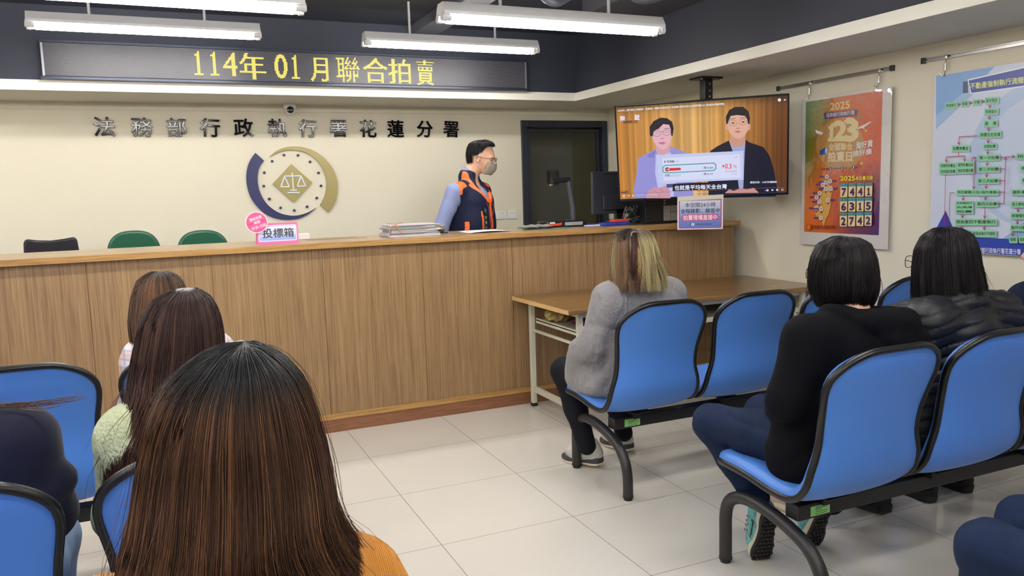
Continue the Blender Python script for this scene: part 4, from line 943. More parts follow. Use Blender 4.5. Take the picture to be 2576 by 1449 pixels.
# tied pile of case files, each bundle its own
random.seed(3); pc = cp(1035, 592); PAP = [M('paper_%d' % i, c, .8) for i, c in enumerate(((226, 222, 224), (206, 200, 206), (190, 186, 196), (222, 214, 206), (176, 190, 192)))]
z = ZT; hs = [.008, .012, .012, .011, .010, .014, .006]
for i, h in enumerate(hs):
    x0 = pc[0]-.165+random.uniform(-.01, .012); x1 = pc[0]+.165+random.uniform(-.02, .02); y0 = pc[1]-.07+random.uniform(-.012, .012)
    r = empty('case_file', ((x0+x1)/2, y0+.1, z), 'thick stapled case file, layer %s of the pile by the microphone' % ['one from the bottom', 'two from the bottom', 'three from the bottom', 'four', 'five', 'six', 'topmost with pale cover'][i], 'document', 'pile of case files')
    b = MB()
    for q in range(max(2, int(h/.002))):
        zz = z+q*.002; dx = random.uniform(-.004, .006); b.cur = 0
        tr_ = Matrix.Translation((0, 0, 0)); b.box(x0+dx, x1+random.uniform(-.012, .01), y0+random.uniform(-.004, .004), y0+.22, zz, zz+.0016)
    b.build('pages', PAP[i % 5], r)
    if i in (1, 3, 5):
        b = MB(); cx = x1-.06; b.add([(cx-.05, y0-.006, z+.002), (cx+.03, y0-.022, z+.001), (cx+.05, y0-.004, z+.009), (cx-.03, y0+.002, z+.009), (cx-.05, y0-.006, z+.003), (cx+.03, y0-.022, z+.002), (cx+.05, y0-.004, z+.01), (cx-.03, y0+.002, z+.01)], [(0, 1, 2, 3), (7, 6, 5, 4), (0, 4, 5, 1), (1, 5, 6, 2), (2, 6, 7, 3), (3, 7, 4, 0)])
        b.build('loose_sheet', PAP[0], r)
    if i == 5:
        for q in range(2): b = MB(); b.box(x1-.03, x1+.012, y0-.004+q*.01, y0+.03+q*.01, z-.01+q*.012, z-.002+q*.012); b.build('yellow_tab', M('yellow_tab', (224, 214, 90), .6), r)
    z += h
ZP = z; TAPE = M('orange_tape', (206, 130, 82), .5)
b = MB(); x = pc[0]-.12; b.tube(smooth_path([(x+.03, pc[1]-.086, ZT+.02), (x+.01, pc[1]-.088, ZT+.055), (x, pc[1]-.07, ZP+.004), (x, pc[1]+.03, ZP+.005), (x-.01, pc[1]+.1, ZP+.004)], 5), .0028, 6)
b.tube(smooth_path([(x-.045, pc[1]-.085, ZT+.005), (x-.05, pc[1]-.09, ZT+.03), (x-.03, pc[1]-.075, ZP-.01), (x, pc[1]-.07, ZP+.006), (x+.03, pc[1]-.075, ZP+.012), (x+.045, pc[1]-.08, ZP+.01)], 5), .0026, 6)
tag(b.build('binding_string', TAPE, smooth=True), 'orange string tied around the left end of the file pile', 'string')
p = cp(1106, 587); mc = empty('microphone', (p[0], p[1], ZT), 'grey mesh head microphone lying beside the file pile', 'microphone')
b = MB(); b.ball((p[0]+.012, p[1], ZT+.032), .028, 20, (1, .95, .95)); b.build('mesh_head', M('mic_mesh', (128, 120, 108), .5, metal=.4, bump=(900, .5)), mc, smooth=True)
b = MB(); b.lathe([(.027, 0), (.028, .006), (.027, .012)], (p[0]-.008, p[1], ZT+.032), 20, 'x'); b.build('collar', M('mic_collar', (96, 92, 84), .35, metal=.6), mc, smooth=True)
b = MB(); b.lathe([(.022, .0), (.02, -.03), (.015, -.17), (.013, -.175)], (p[0]-.008, p[1]+.005, ZT+.028), 18, 'x'); b.build('handle', M('mic_handle', (92, 88, 84), .4), mc, smooth=True)
b = MB(); b.bbox(p[0]-.0, p[0]+.05, p[1]-.03, p[1]+.0, ZT, ZT+.009, .003); b.build('switch', BLACKP, mc)
a, c_ = cp(1133, 582), cp(1237, 581); b = MB(); n = 12; V = []; Fc = []
for zz in (0, .001):
    for i in range(n+1):
        for j in range(5):
            V.append((1.83+.29*i/n+.03*j/4, 4.80+.3*j/4, ZT+.001+zz+.007*math.sin(i/n*PI*1.0)*(1-j/6)))
m_ = (n+1)*5
for i in range(n):
    for j in range(4):
        q = i*5+j; Fc += [(q, q+1, q+6, q+5), (m_+q, m_+q+5, m_+q+6, m_+q+1)]
o = obj('paper_sheet', V, Fc, PAP[0], smooth=True); tag(o, 'open white paper sheets on the counter before the standing man', 'paper')
# green cutting mat, mesh bag, tools
b = MB(); b.box(2.33, 2.62, 4.9, 5.16, ZT, ZT+.003); tag(b.build('cutting_mat', M('mat_green', (40, 128, 104), .6)), 'thin green mat on the counter behind the grey mesh bag', 'mat')
GM = M('grey_mesh', (128, 126, 124), .5, bump=(500, .5))
V = []; Fc = []; n1, n2 = 26, 12; pc2 = cp(1350, 576)
for side in (1, -1):
    for i in range(n1+1):
        for j in range(n2+1):
            u, v = -1+2*i/n1, -1+2*j/n2; rr_ = max(0, 1-abs(u)**3)*max(0, 1-abs(v)**3)
            V.append((pc2[0]+u*.12, pc2[1]+v*.055+.01*math.sin(u*9), ZT+.0175+side*(.011+.006*math.sin(u*13+v*3)*math.cos(v*7))*rr_**.5))
m_ = (n1+1)*(n2+1)
for i in range(n1):
    for j in range(n2):
        q = i*(n2+1)+j; Fc += [(q, q+n2+1, q+n2+2, q+1), (m_+q, m_+q+1, m_+q+n2+2, m_+q+n2+1)]
o = obj('mesh_bag', V, Fc, GM, smooth=True); tag(o, 'crumpled grey mesh bag on the counter in front of the document camera', 'bag')
RED = M('red_plastic', (206, 62, 44), .4)
p = cp(1398, 573); sc_ = empty('stapler', (p[0], p[1], ZT), 'red and black stapler between mesh bag and document camera', 'stapler')
b = MB(); b.bbox(p[0]-.07, p[0]+.05, p[1]-.018, p[1]+.018, ZT, ZT+.01, .003); b.build('base', BLACKP, sc_); b = MB(); b.bbox(p[0]-.07, p[0]+.03, p[1]-.015, p[1]+.015, ZT+.012, ZT+.03, .005); b.build('arm', RED, sc_)
# document camera
VY = 5.02; vx = cp(1428, 573)[0]+.04
dc = empty('document_camera', (vx, VY, ZT), 'black document camera with a bent arm in front of the glass door', 'document camera')
b = MB(); b.bbox(vx-.16, vx+.16, VY-.07, VY+.1, ZT, ZT+.045, .012); b.build('base', BLACKP, dc, smooth=True)
p0 = on_y(1441, 520, VY); p1 = on_y(1430, 452, VY); pa = on_y(1443, 560, VY)
b = MB(); b.tube([(vx+.03, VY, ZT+.03), (pa[0], VY, pa[2]), (p0[0], VY, p0[2]), (p1[0]-.005, VY, p1[2]+.01)], [.024, .022, .019, .016], 10); b.build('arm', M('grey_arm', (62, 64, 72), .35), dc, smooth=True)
h0, h1, h2 = on_y(1432, 452, VY), on_y(1408, 453, VY), on_y(1388, 456, VY)
b = MB(); b.tube([h0, h1], .019, 12); b.tube([h1, h2], [.022, .024], 14); b.build('head', BLACKP, dc, smooth=True)
b = MB(); b.lathe([(.014, 0), (.016, .012)], (h2[0]-.006, VY, h2[2]-.032), 14); b.build('lens', STEEL, dc, smooth=True)
b = MB(); q = cp(1443, 566); b.box(vx-.02, vx+.12, VY-.0715, VY-.07, ZT+.012, ZT+.036); b.build('panel', M('panel_silver', (150, 156, 164), .3), dc)
b = MB(); b.box(vx-.14, vx-.1, VY-.0715, VY-.07, ZT+.026, ZT+.04); b.build('label', WHITE, dc)
b = MB(); b.lathe([(.01, -.0), (.01, -.002)], (vx-.055, VY-.0705, ZT+.026), 14, 'y'); b.build('knob', RED, dc)
# monitor seen from behind
MY = 5.13; mo = empty('monitor', (3.1, MY, ZT), 'black computer monitor seen from behind, left of the television', 'monitor')
m0, m1 = on_y(1490, 432, MY), on_y(1487, 540, MY); x0 = m0[0]; x1 = x0+.52
b = MB(); b.bbox(x0, x1, MY, MY+.03, m1[2]+.0, m0[2], .006); b.bbox(x0+.08, x1-.04, MY-.02, MY+.01, m1[2]+.03, m1[2]+.14, .006); b.build('casing', M('monitor_grey', (44, 47, 56), .4), mo)
b = MB(); b.bbox(x0+.09, x0+.3, MY-.003, MY+.002, m0[2]-.022, m0[2]-.016, .001); b.build('vent', M('vent_black', (12, 12, 14)), mo)
b = MB(); b.bbox(x0+.2, x0+.27, MY+.0, MY+.04, ZT+.01, m1[2]+.1, .004); b.bbox(x0+.12, x0+.36, MY-.03, MY+.09, ZT, ZT+.012, .004); b.build('stand', BLACKP, mo)
# computer tower lying on its side with asset labels
PX0, PX1, PY = cp(1602, 562)[0], cp(1702, 558)[0]+.12, 4.86
tw = empty('computer_case', ((PX0+PX1)/2, PY+.15, ZT), 'black computer case with ribbed front and white labels under the television', 'computer')
b = MB(); b.bbox(PX0, PX1, PY, PY+.22, ZT, ZT+.215, .005); b.build('case', BLACKP, tw)
b = MB(); 
for k in range(11): b.bbox(PX0+.012, PX0+.135, PY-.006, PY+.002, ZT+.012+k*.018, ZT+.023+k*.018, .002)
b.build('vent_ribs', M('rib_black', (34, 36, 40), .4), tw)
Q = Flat((PX0, PY-.0008, ZT), (1, 0, 0), (0, 0, 1))
for (a_, b_, c_, d_) in ((.155, .015, .215, .125), (.217, .082, .285, .125), (.217, .015, .325, .078)):
    Q.rect(a_, b_, c_, d_, (186, 184, 176))
    for k in range(int((d_-b_)/.009)): Q.rect(a_+.005, d_-.008-k*.009, a_+(c_-a_)*(.5+.4*random.random()), d_-.0065-k*.009, (110, 110, 108))
for v in (.135, .155): Q.rect(.155, v, .17, v+.012, (150, 150, 156))
Q.build('label', MATTE, tw)
b = MB(); q = cp(1522, 556); b.bbox(q[0], q[0]+.16, 4.98, 5.06, ZT+.028, ZT+.068, .002); bx = empty('carton', (q[0]+.08, 5.02, ZT+.028), 'small white and yellow carton below the black monitor', 'box'); b.build('box', M('carton_white', (206, 200, 178), .6), bx)
b = MB(); b.add([(q[0]+.10, 4.9792, ZT+.03), (q[0]+.158, 4.9792, ZT+.03), (q[0]+.158, 4.9792, ZT+.066), (q[0]+.09, 4.9792, ZT+.066)], [(0, 1, 2, 3)]); b.build('yellow_print', M('carton_yellow', (222, 172, 40), .6), bx)
b = MB(); b.bbox(q[0]-.02, q[0]+.15, 4.97, 5.08, ZT, ZT+.028, .003); tag(b.build('black_box', BLACKP), 'flat black box under the white and yellow carton', 'box')
b = MB(); q = cp(1530, 566); b.bbox(q[0]-.01, q[0]+.1, 4.86, 4.93, ZT+.022, ZT+.042, .004); tag(b.build('red_packet', RED), 'red packet lying on the blue pouches under the monitor', 'packet')
BLP = M('blue_plastic', (36, 56, 160), .3, bump=(60, .6))
for x0, x1, y0, y1, lab in ((1504, 1546, 4.83, 4.93, 'left blue plastic pouch under the red packet'), (1550, 1598, 4.84, 4.94, 'right blue plastic pouch below the tangled cables')):
    a = cp(x0, 568); c_ = cp(x1, 566); b = MB(); b.bbox(a[0], c_[0], y0, y1, ZT, ZT+.022, .009); tag(b.build('plastic_pouch', BLP, smooth=True), lab, 'pouch', 'blue pouches')
for k, (x, y, c, lab) in enumerate(((1478, 566, (30, 50, 150), 'blue pen lying by the document camera'), (1490, 569, (220, 220, 224), 'white pen lying beside the blue pen'))):
    a = cp(x, y); b = MB(); b.tube([(a[0]-.06, a[1]+.01, ZT+.005), (a[0]+.06, a[1]-.01, ZT+.005)], .005, 8); tag(b.build('pen', M('pen_%d' % k, c, .3), smooth=True), lab, 'pen')
a = cp(1480, 560); b = MB(); b.ball((a[0], 5.12, ZT+.0175), .03, 14, (1.2, .8, .6)); tag(b.build('computer_mouse', BLACKP, smooth=True), 'black mouse on the counter between document camera and monitor', 'mouse')
rnd = random.Random(5); q = on_y(1592, 530, 4.95)
for s_, lab in ((0, 'tangled black cables hanging below the left of the television'), (1, 'grey tangled cable beside the ribbed computer case')):
    P_ = [(3.05, 4.78, 1.33) if s_ == 0 else (q[0]+.03, 4.95, ZT+.14)]
    for k in range(40):
        a_ = k*.95+rnd.uniform(-.3, .3); P_.append((q[0]+.05*math.cos(a_)+rnd.uniform(-.025, .025), 4.97+rnd.uniform(-.03, .03), ZT+.06+.045*math.sin(a_*1.13+s_)+rnd.uniform(-.012, .03)))
    P_.append((q[0]-.05, 4.86, ZT+.004)); P_ += [(q[0]-.12, 4.8, ZT+.004), (q[0]+.04, 4.72, ZT+.004), (q[0]+.2, 4.75, ZT+.004)] if s_ == 0 else []
    b = MB(); b.tube([(x_, y_, min(max(z_, ZT+.004), 1.34)) for x_, y_, z_ in smooth_path(P_, 5)], .0026, 6); tag(b.build('cable', BLACKP if s_ == 0 else M('cable_grey', (110, 112, 112), .4), smooth=True), lab, 'cable', 'cables by the computer case')
# things on the table shelf
SH = .578; PK = M('magenta_film', (132, 44, 84), .25, bump=(40, .9), trans=.25); YL = M('pale_yellow_film', (206, 186, 120), .3, bump=(40, .8))
def bag(name, c, rx, ry, rz, mt, label, sd):
    rn = random.Random(sd); b = MB(); ph = [rn.uniform(0, 6) for _ in range(6)]; n = 26; V = []; Fc = []
    for i in range(n+1):
        for k in range(n*2):
            a, b2 = PI*i/n, PI*k/n; f_ = 1+.13*math.sin(3*b2+ph[0])*math.sin(a*3+ph[1])+.09*math.sin(7*b2+ph[2]+a*4)+.05*math.sin(11*b2+ph[3])
            V.append((c[0]+rx*f_*math.sin(a)*math.cos(b2), c[1]+ry*f_*math.sin(a)*math.sin(b2), max(c[2]+.001, c[2]+rz*.8+rz*f_*math.cos(a))))
    for i in range(n):
        for k in range(n*2): Fc.append((i*2*n+k, (i+1)*2*n+k, (i+1)*2*n+(k+1) % (2*n), i*2*n+(k+1) % (2*n)))
    tag(obj(name, V, Fc, mt, smooth=True), label, 'bag')
bag('plastic_bag', (2.44, 4.2, SH), .17, .15, .05, PK, 'crumpled magenta plastic bag on the shelf under the table', 1)
bag('plastic_bag', (2.27, 4.45, SH), .075, .09, .04, YL, 'pale yellow wrapped bundle at the left end of the table shelf', 2)
# ------------------------------------------------------------------ organic forms: smooth union of tapered volumes, meshed
class Sdf:
    def __init__(s): s.P = []
    def cap(s, a, b, ra, rb=None, k=.03, sc=(1, 1, 1)):
        s.P.append(('c', np.array(a, float), np.array(b, float), ra, ra if rb is None else rb, k, np.array(sc, float))); return s
    def chain(s, pts, rs, k=.02, sc=(1, 1, 1)):
        for i in range(len(pts)-1): s.cap(pts[i], pts[i+1], rs[i], rs[i+1], k, sc)
        return s
    def ell(s, c, r, R=None, k=.02, sub=False):
        s.P.append(('e', np.array(c, float), np.array(r, float), np.eye(3) if R is None else np.array(R), k, sub)); return s
    def mesh(s, h=.008, disp=None):
        lo = []; hi = []
        for p in s.P:
            if p[0] == 'c':
                r = max(p[3], p[4])*max(p[6])+.03; lo.append(np.minimum(p[1], p[2])-r); hi.append(np.maximum(p[1], p[2])+r)
            elif not p[5]: r = p[2].max()+.03; lo.append(p[1]-r); hi.append(p[1]+r)
        lo = np.min(lo, 0); hi = np.max(hi, 0); n = np.ceil((hi-lo)/h).astype(int)+2
        F = np.full(n, .05, dtype=np.float32)
        for p in s.P:
            k = p[5] if p[0] == 'c' else p[4]
            if p[0] == 'c': r = max(p[3], p[4])*max(p[6])+.035+k*.5; l = np.minimum(p[1], p[2])-r; u = np.maximum(p[1], p[2])+r
            else: r = p[2].max()+.035+k*.5; l = p[1]-r; u = p[1]+r
            i0 = np.clip(((l-lo)/h).astype(int), 0, n-1); i1 = np.clip(((u-lo)/h).astype(int)+2, 0, n)
            if (i1 <= i0).any(): continue
            ax = [lo[d]+h*np.arange(i0[d], i1[d]) for d in range(3)]
            X, Y, Z = np.meshgrid(*ax, indexing='ij'); Q = np.stack([X, Y, Z], -1)
            if p[0] == 'c':
                sc = p[6]; A = p[1]/sc; B_ = p[2]/sc; q = Q/sc-A; ba = B_-A; L2 = max(ba.dot(ba), 1e-9)
                t = np.clip(q.dot(ba)/L2, 0, 1); d = np.linalg.norm(q-t[..., None]*ba, axis=-1)-(p[3]+(p[4]-p[3])*t)
                d = d*min(sc) if (sc != 1).any() else d
            else:
                q = (Q-p[1]).dot(p[3]); k0 = np.linalg.norm(q/p[2], axis=-1); k1 = np.linalg.norm(q/p[2]**2, axis=-1)+1e-9; d = k0*(k0-1)/k1
            blk = F[i0[0]:i1[0], i0[1]:i1[1], i0[2]:i1[2]]
            if p[0] == 'e' and p[5]:
                m = np.maximum(blk, -d); hh = np.maximum(k-np.abs(blk+d), 0)/k; new = m+hh*hh*k*.25
            else:
                m = np.minimum(blk, d); hh = np.maximum(k-np.abs(blk-d), 0)/k; new = m-hh*hh*k*.25
            F[i0[0]:i1[0], i0[1]:i1[1], i0[2]:i1[2]] = new
        if disp is not None:
            idx = np.argwhere(np.abs(F) < .03); Pt = lo+idx*h; F[tuple(idx.T)] += disp(Pt).astype(np.float32)
        return nets(F, lo, h)
def nets(F, lo, h):
    S = F < 0; n = np.array(F.shape)
    c = np.zeros(n-1, np.int8)
    for a in (0, 1):
        for b_ in (0, 1):
            for d in (0, 1): c += S[a:n[0]-1+a, b_:n[1]-1+b_, d:n[2]-1+d]
    act = (c > 0) & (c < 8); cells = np.argwhere(act); ID = np.full(act.shape, -1, np.int64); ID[act] = np.arange(len(cells))
    acc = np.zeros((len(cells), 3)); cnt = np.zeros(len(cells))
    cr = [(a, b_, d) for a in (0, 1) for b_ in (0, 1) for d in (0, 1)]
    val = {q: F[cells[:, 0]+q[0], cells[:, 1]+q[1], cells[:, 2]+q[2]] for q in cr}
    for q in cr:
        for ax in range(3):
            if q[ax] == 0:
                r = list(q); r[ax] = 1; r = tuple(r); f0, f1 = val[q], val[r]; m = (f0 < 0) != (f1 < 0)
                t = np.where(m, f0/(f0-f1+1e-12), 0); p = np.array(q, float)[None, :].repeat(len(cells), 0); p[:, ax] = t
                acc[m] += p[m]; cnt[m] += 1
    V = lo+h*(cells+acc/np.maximum(cnt, 1)[:, None]); Q = []
    for ax in range(3):
        sl0 = [slice(1, -1)]*3; sl1 = [slice(1, -1)]*3; sl0[ax] = slice(0, -1); sl1[ax] = slice(1, None)
        a, b_ = S[tuple(sl0)], S[tuple(sl1)]; e = np.argwhere(a != b_); s0 = a[tuple(e.T)]
        off = np.ones(3, int); off[ax] = 0; e = e+off
        u, v = (ax+1) % 3, (ax+2) % 3; U = np.eye(3, dtype=int)[u]; W = np.eye(3, dtype=int)[v]
        q = [ID[tuple((e-U-W).T)], ID[tuple((e-W).T)], ID[tuple(e.T)], ID[tuple((e-U).T)]]
        q = np.stack(q, 1); q[~s0] = q[~s0][:, ::-1]; Q.append(q)
    Q = np.concatenate(Q); Q = Q[(Q >= 0).all(1)]
    return V, Q
def organic(name, sdf, mt, parent, h=.008, disp=None, cols=None, matfn=None):
    V, Q = sdf.mesh(h, disp)
    if disp is not None: pass
    for _ in range(1):      # one light smoothing pass
        A = np.zeros_like(V); N_ = np.zeros(len(V))
        for k in range(4):
            np.add.at(A, Q[:, k], V[Q[:, (k+1) % 4]]); np.add.at(N_, Q[:, k], 1)
            np.add.at(A, Q[:, (k+1) % 4], V[Q[:, k]]); np.add.at(N_, Q[:, (k+1) % 4], 1)
        V = V*.5+.5*A/np.maximum(N_, 1)[:, None]
    mi = None
    if matfn is not None: mi = matfn(V[Q].mean(1))
    return obj(name, V, Q, mt, parent, smooth=True, cols=cols(V) if cols else None, mi=mi)

# ------------------------------------------------------------------ hair
HAIR = M('hair', vcol=True, rough=.47, spec=.30)
def smst(a, b_, x): t = np.clip((x-a)/(b_-a), 0, 1); return t*t*(3-2*t)
def hair(parent, rows, n, seed, colf, rad=.0007, yaw=0.0, open_=(20, 160), fringe=None, jit=.12, wave=.004, segs=16, layer=.010, root=.33, shell=True, fly=.02, guides=60, pull=.5, name='hair', tail=1.0):
    """rows (z, ax, by, xc, yc) from crown to tips; azimuth 0 right, 90 front"""
    rg = np.random.default_rng(seed); R_ = np.array(rows, float)
    ds = np.sqrt(np.diff(R_[:, 0])**2+np.diff(R_[:, 1])**2+np.diff(R_[:, 4])**2*.5); s = np.concatenate([[0], np.cumsum(ds)]); L = s[-1]
    fine = np.linspace(0, L, 200); T = np.stack([np.interp(fine, s, R_[:, i]) for i in range(5)], 1)
    ker = np.exp(-np.linspace(-2, 2, 15)**2); ker /= ker.sum()
    for i in range(5):
        pd = np.concatenate([np.full(7, T[0, i]), T[:, i], np.full(7, T[-1, i])]); sm = np.convolve(pd, ker, 'valid'); w_ = smst(0, 12, np.arange(200.)); T[:, i] = T[:, i]*(1-w_)+sm*w_
    cy_, sy_ = math.cos(yaw), math.sin(yaw)
    def pt(th, sv, dep):
        g = [np.interp(sv, fine, T[:, i]) for i in range(5)]
        a = np.maximum(g[1]-dep, .0005); b_ = np.maximum(g[2]-dep, .0005)
        x = a*np.cos(th); y = b_*np.sin(th)
        return np.stack([g[3]+x*cy_-y*sy_, g[4]+x*sy_+y*cy_, g[0]-dep*np.exp(-sv/.05)], -1)
    lo_, hi_ = math.radians(open_[0]), math.radians(open_[1])
    th0 = rg.uniform(-PI, PI, n)
    front = (th0 > lo_) & (th0 < hi_)
    sf = None
    FZ = (lambda t_: np.interp(-fringe(t_), -T[:, 0], fine)) if callable(fringe) else (lambda t_: np.interp(-fringe, -T[:, 0], fine)+0*t_)
    if fringe is not None: sf = FZ(th0)
    if sf is None: th0 = th0[~front]; front = front[~front]
    n = len(th0); tt = np.linspace(0, 1, segs)
    s0 = root*L*np.sqrt(rg.uniform(0, 1, n))*rg.uniform(.1, 1, n); 
    s1 = L*(1-jit*rg.uniform(0, 1, n)**1.5)
    if sf is not None: s1 = np.where(front, sf*(1-.06*rg.uniform(0, 1, n)), s1); s0 = np.where(front, np.minimum(s0, sf*.5), s0)
    gth = np.sort(rg.uniform(-PI, PI, guides)); gi = np.abs(((th0[:, None]-gth[None])+PI) % (2*PI)-PI).argmin(1); dth = ((gth[gi]-th0)+PI) % (2*PI)-PI
    SV = s0[:, None]+(s1-s0)[:, None]*tt[None]
    lay = rg.uniform(0, layer, n)
    dep = lay[:, None]*(1-.35*tt[None]) + .012*np.exp(-tt[None]*9)
    TH = th0[:, None]+dth[:, None]*pull*smst(.15, 1, tt)[None]+rg.normal(0, .03, n)[:, None]*tt[None]
    P = pt(TH, SV, dep)
    ph = rg.uniform(0, 6.28, (guides, 3))[gi]; am = wave*smst(.2, 1, tt)[None, :, None]
    P += am*np.stack([np.sin(SV*22+ph[:, :1]), np.sin(SV*17+ph[:, 1:2]), np.zeros_like(SV)], -1)
    fl_ = rg.uniform(0, 1, n) < fly
    P += (fl_[:, None, None]*smst(.3, 1, tt)[None, :, None])*(rg.normal(0, .02, (n, 1, 3))+rg.normal(0, .004, (n, segs, 3)))
    P += rg.normal(0, .0012, (n, 1, 3))*tt[None, :, None]*3
    # ribbons as thin three-sided tubes
    D = np.gradient(P, axis=1); D /= np.linalg.norm(D, axis=-1)[..., None]+1e-9
    up = np.array([.31, .2, .93]); U = np.cross(D, up); U /= np.linalg.norm(U, axis=-1)[..., None]+1e-9; W = np.cross(D, U)
    rr_ = rad*(1-.75*smst(.7, 1, tt)*tail)[None, :, None]*rg.uniform(.7, 1.3, (n, 1, 1))
    ring = [P+rr_*(U*math.cos(a)+W*math.sin(a)) for a in (0, 2.094, 4.189)]
    V = np.stack(ring, 2).reshape(-1, 3)
    base = (np.arange(n)[:, None]*segs+np.arange(segs-1)[None]).ravel()*3
    Q = np.concatenate([np.stack([base+a, base+b_, base+3+b_, base+3+a], 1) for a, b_ in ((0, 1), (1, 2), (2, 0))])
    C = colf(P[..., 2], TH, rg.uniform(0, 1, n)[:, None]+0*TH, gi[:, None]+0*TH, tt[None]+0*TH)
    C = C*(1+.07*rg.normal(0, 1, (n, 1, 1))); C = np.clip(C, 2, 250)
    C = (C/255.)**2.2; C = np.repeat(C[:, :, None, :], 3, 2).reshape(-1, 3)
    if shell:
        m, q = 60, 72; sv = np.linspace(0, L*(1-jit*.75), m); th = np.linspace(-PI, PI, q, endpoint=False)
        TT_, SS = np.meshgrid(th, sv); PS = pt(TT_, SS, layer*.9+.0015)
        b0 = len(V); V = np.concatenate([V, PS.reshape(-1, 3)]); f = []
        for i in range(m-1):
            for j in range(q):
                if lo_ < th[j] < hi_ and lo_ < th[(j+1) % q] < hi_ and (sf is None or sv[i] > FZ(th[j])*.92) and (sf is not None or sv[i] > root*L*.4): continue
                f.append((b0+i*q+j, b0+i*q+(j+1) % q, b0+(i+1)*q+(j+1) % q, b0+(i+1)*q+j))
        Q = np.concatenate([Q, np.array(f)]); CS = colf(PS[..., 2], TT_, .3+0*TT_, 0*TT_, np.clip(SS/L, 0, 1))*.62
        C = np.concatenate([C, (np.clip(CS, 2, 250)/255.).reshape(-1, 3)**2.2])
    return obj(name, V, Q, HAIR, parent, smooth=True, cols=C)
def cf(root_, mid, tip, z0, z1, hi=None, hf=0.0):
    root_, mid, tip = [np.array(c, float) for c in (root_, mid, tip)]
    def f(z, th, r, g, t):
        a = smst(z0, z1, z)[..., None]; c = tip+(mid-tip)*smst(0, .6, 1-t)[..., None]; c = c*(1-a)+root_*a
        if hi is not None:
            m = ((np.sin(g*12.9898+1.3)*43758.5) % 1 < hf)[..., None]*(1-a); c = c*(1-m*.7)+np.array(hi, float)*m*.7
        return c*(.88+.2*((np.sin(g*78.233)*1375.5) % 1))[..., None]
    return f

# ------------------------------------------------------------------ people
SKIN = M('skin', (205, 160, 132), .5, spec=.4, vary=(30, .05)); LIP = M('lips', (176, 104, 94), .45); EYEW = M('eye_white', (226, 222, 216), .25); EYEB = M('iris_dark', (30, 22, 18), .15)
FRAME = M('spectacle_frame', (34, 28, 28), .3, metal=.4); LENS = SLV
def rot(yaw, pitch=0.0):
    cy, sy, cp_, sp = math.cos(yaw), math.sin(yaw), math.cos(pitch), math.sin(pitch)
    return np.array([[cy, -sy, 0], [sy, cy, 0], [0, 0, 1]]) @ np.array([[1, 0, 0], [0, cp_, -sp], [0, sp, cp_]])
def head_prims(S, c, R, neck, nr=.052):
    f = lambda p: np.array(c)+R @ np.array(p, float)
    S.ell(f((0, -.012, .03)), (.074, .092, .088), R, .02); S.ell(f((0, .02, -.01)), (.066, .074, .075), R, .03); S.ell(f((0, .03, -.055)), (.052, .056, .05), R, .03)
    S.ell(f((0, .064, -.088)), (.022, .02, .018), R, .03)
    for s_ in (-1, 1):
        S.ell(f((s_*.036, .066, -.022)), (.024, .018, .02), R, .02); S.ell(f((s_*.077, -.006, -.012)), (.007, .017, .03), R @ rot(-s_*.35), .006)
        S.ell(f((s_*.081, -.004, -.01)), (.004, .009, .017), R @ rot(-s_*.35), .004, True)
        S.ell(f((s_*.031, .094, .008)), (.02, .016, .012), R, .012, True); S.cap(f((s_*.014, .088, .022)), f((s_*.048, .076, .024)), .008, .006, .012)
    S.cap(f((0, .086, .008)), f((0, .106, -.026)), .0075, .0115, .01)
    for s_ in (-1, 1): S.ell(f((s_*.010, .096, -.031)), (.008, .008, .006), R, .006)
    S.cap(f((-.017, .084, -.056)), f((.017, .084, -.056)), .0065, .0065, .006); S.cap(f((-.014, .081, -.066)), f((.014, .081, -.066)), .007, .007, .006)
    S.cap(f((0, -.03, -.05)), neck, nr, nr*1.12, .03)
def hand(S, w, d, up, side, k=.006, curl=.5):
    """w wrist, d finger direction, up = back of the hand, side +1 right / -1 left"""
    w = np.array(w, float); d = np.array(d, float); d /= np.linalg.norm(d); up = np.array(up, float); up -= d*up.dot(d); up /= np.linalg.norm(up); x = np.cross(d, up)*side
    S.cap(w, w+d*.03, .024, .026, .012)
    for i, (o_, ln) in enumerate(((-.030, .066), (-.010, .076), (.010, .072), (.029, .058))):
        a = w+d*.035+x*o_*.7; b_ = w+d*.083+x*o_; S.cap(a, b_, .013, .010, .010); p = b_; ang = 0.15; r = .0085
        for q in (.45, .32, .25):
            ang += curl*.75; t = d*math.cos(ang)-up*math.sin(ang); e = p+t*ln*q*1.1; S.cap(p, e, r, r*.9, .003); p = e; r *= .9
    a = w+d*.025-x*.022; b_ = a+(d*.6-x*.8)*.034-up*.01; c_ = b_+(d*.9-x*.25)*.03-up*.012; S.cap(a, b_, .013, .0105, .008); S.cap(b_, c_, .0102, .0085, .004)
def eyes(parent, c, R, lids=.5):
    f = lambda p: np.array(c)+R @ np.array(p, float)
    for s_ in (-1, 1):
        b = MB(); b.ball(f((s_*.031, .074, .006)), .0115, 14); o = b.build('eye', EYEW, parent, smooth=True)
        b = MB(); b.ball(f((s_*.031, .0815, .004)), .0058, 12); b.build('iris', EYEB, o, smooth=True)
        b = MB(); b.tube([f((s_*(.016+.008*i), .088-.0035*i*(i*.4), .026+.003*math.sin(i*.9))) for i in range(5)], [.002, .003, .003, .0026, .0012], 6); b.build('eyebrow', EYEB, parent, smooth=True)
    b = MB(); b.tube([f((x_, .0925-abs(x_)*.25, -.0605-abs(x_)*.05)) for x_ in (-.02, -.01, 0, .01, .02)], [.0015, .0035, .004, .0035, .0015], 8); b.build('lips', LIP, parent, smooth=True)
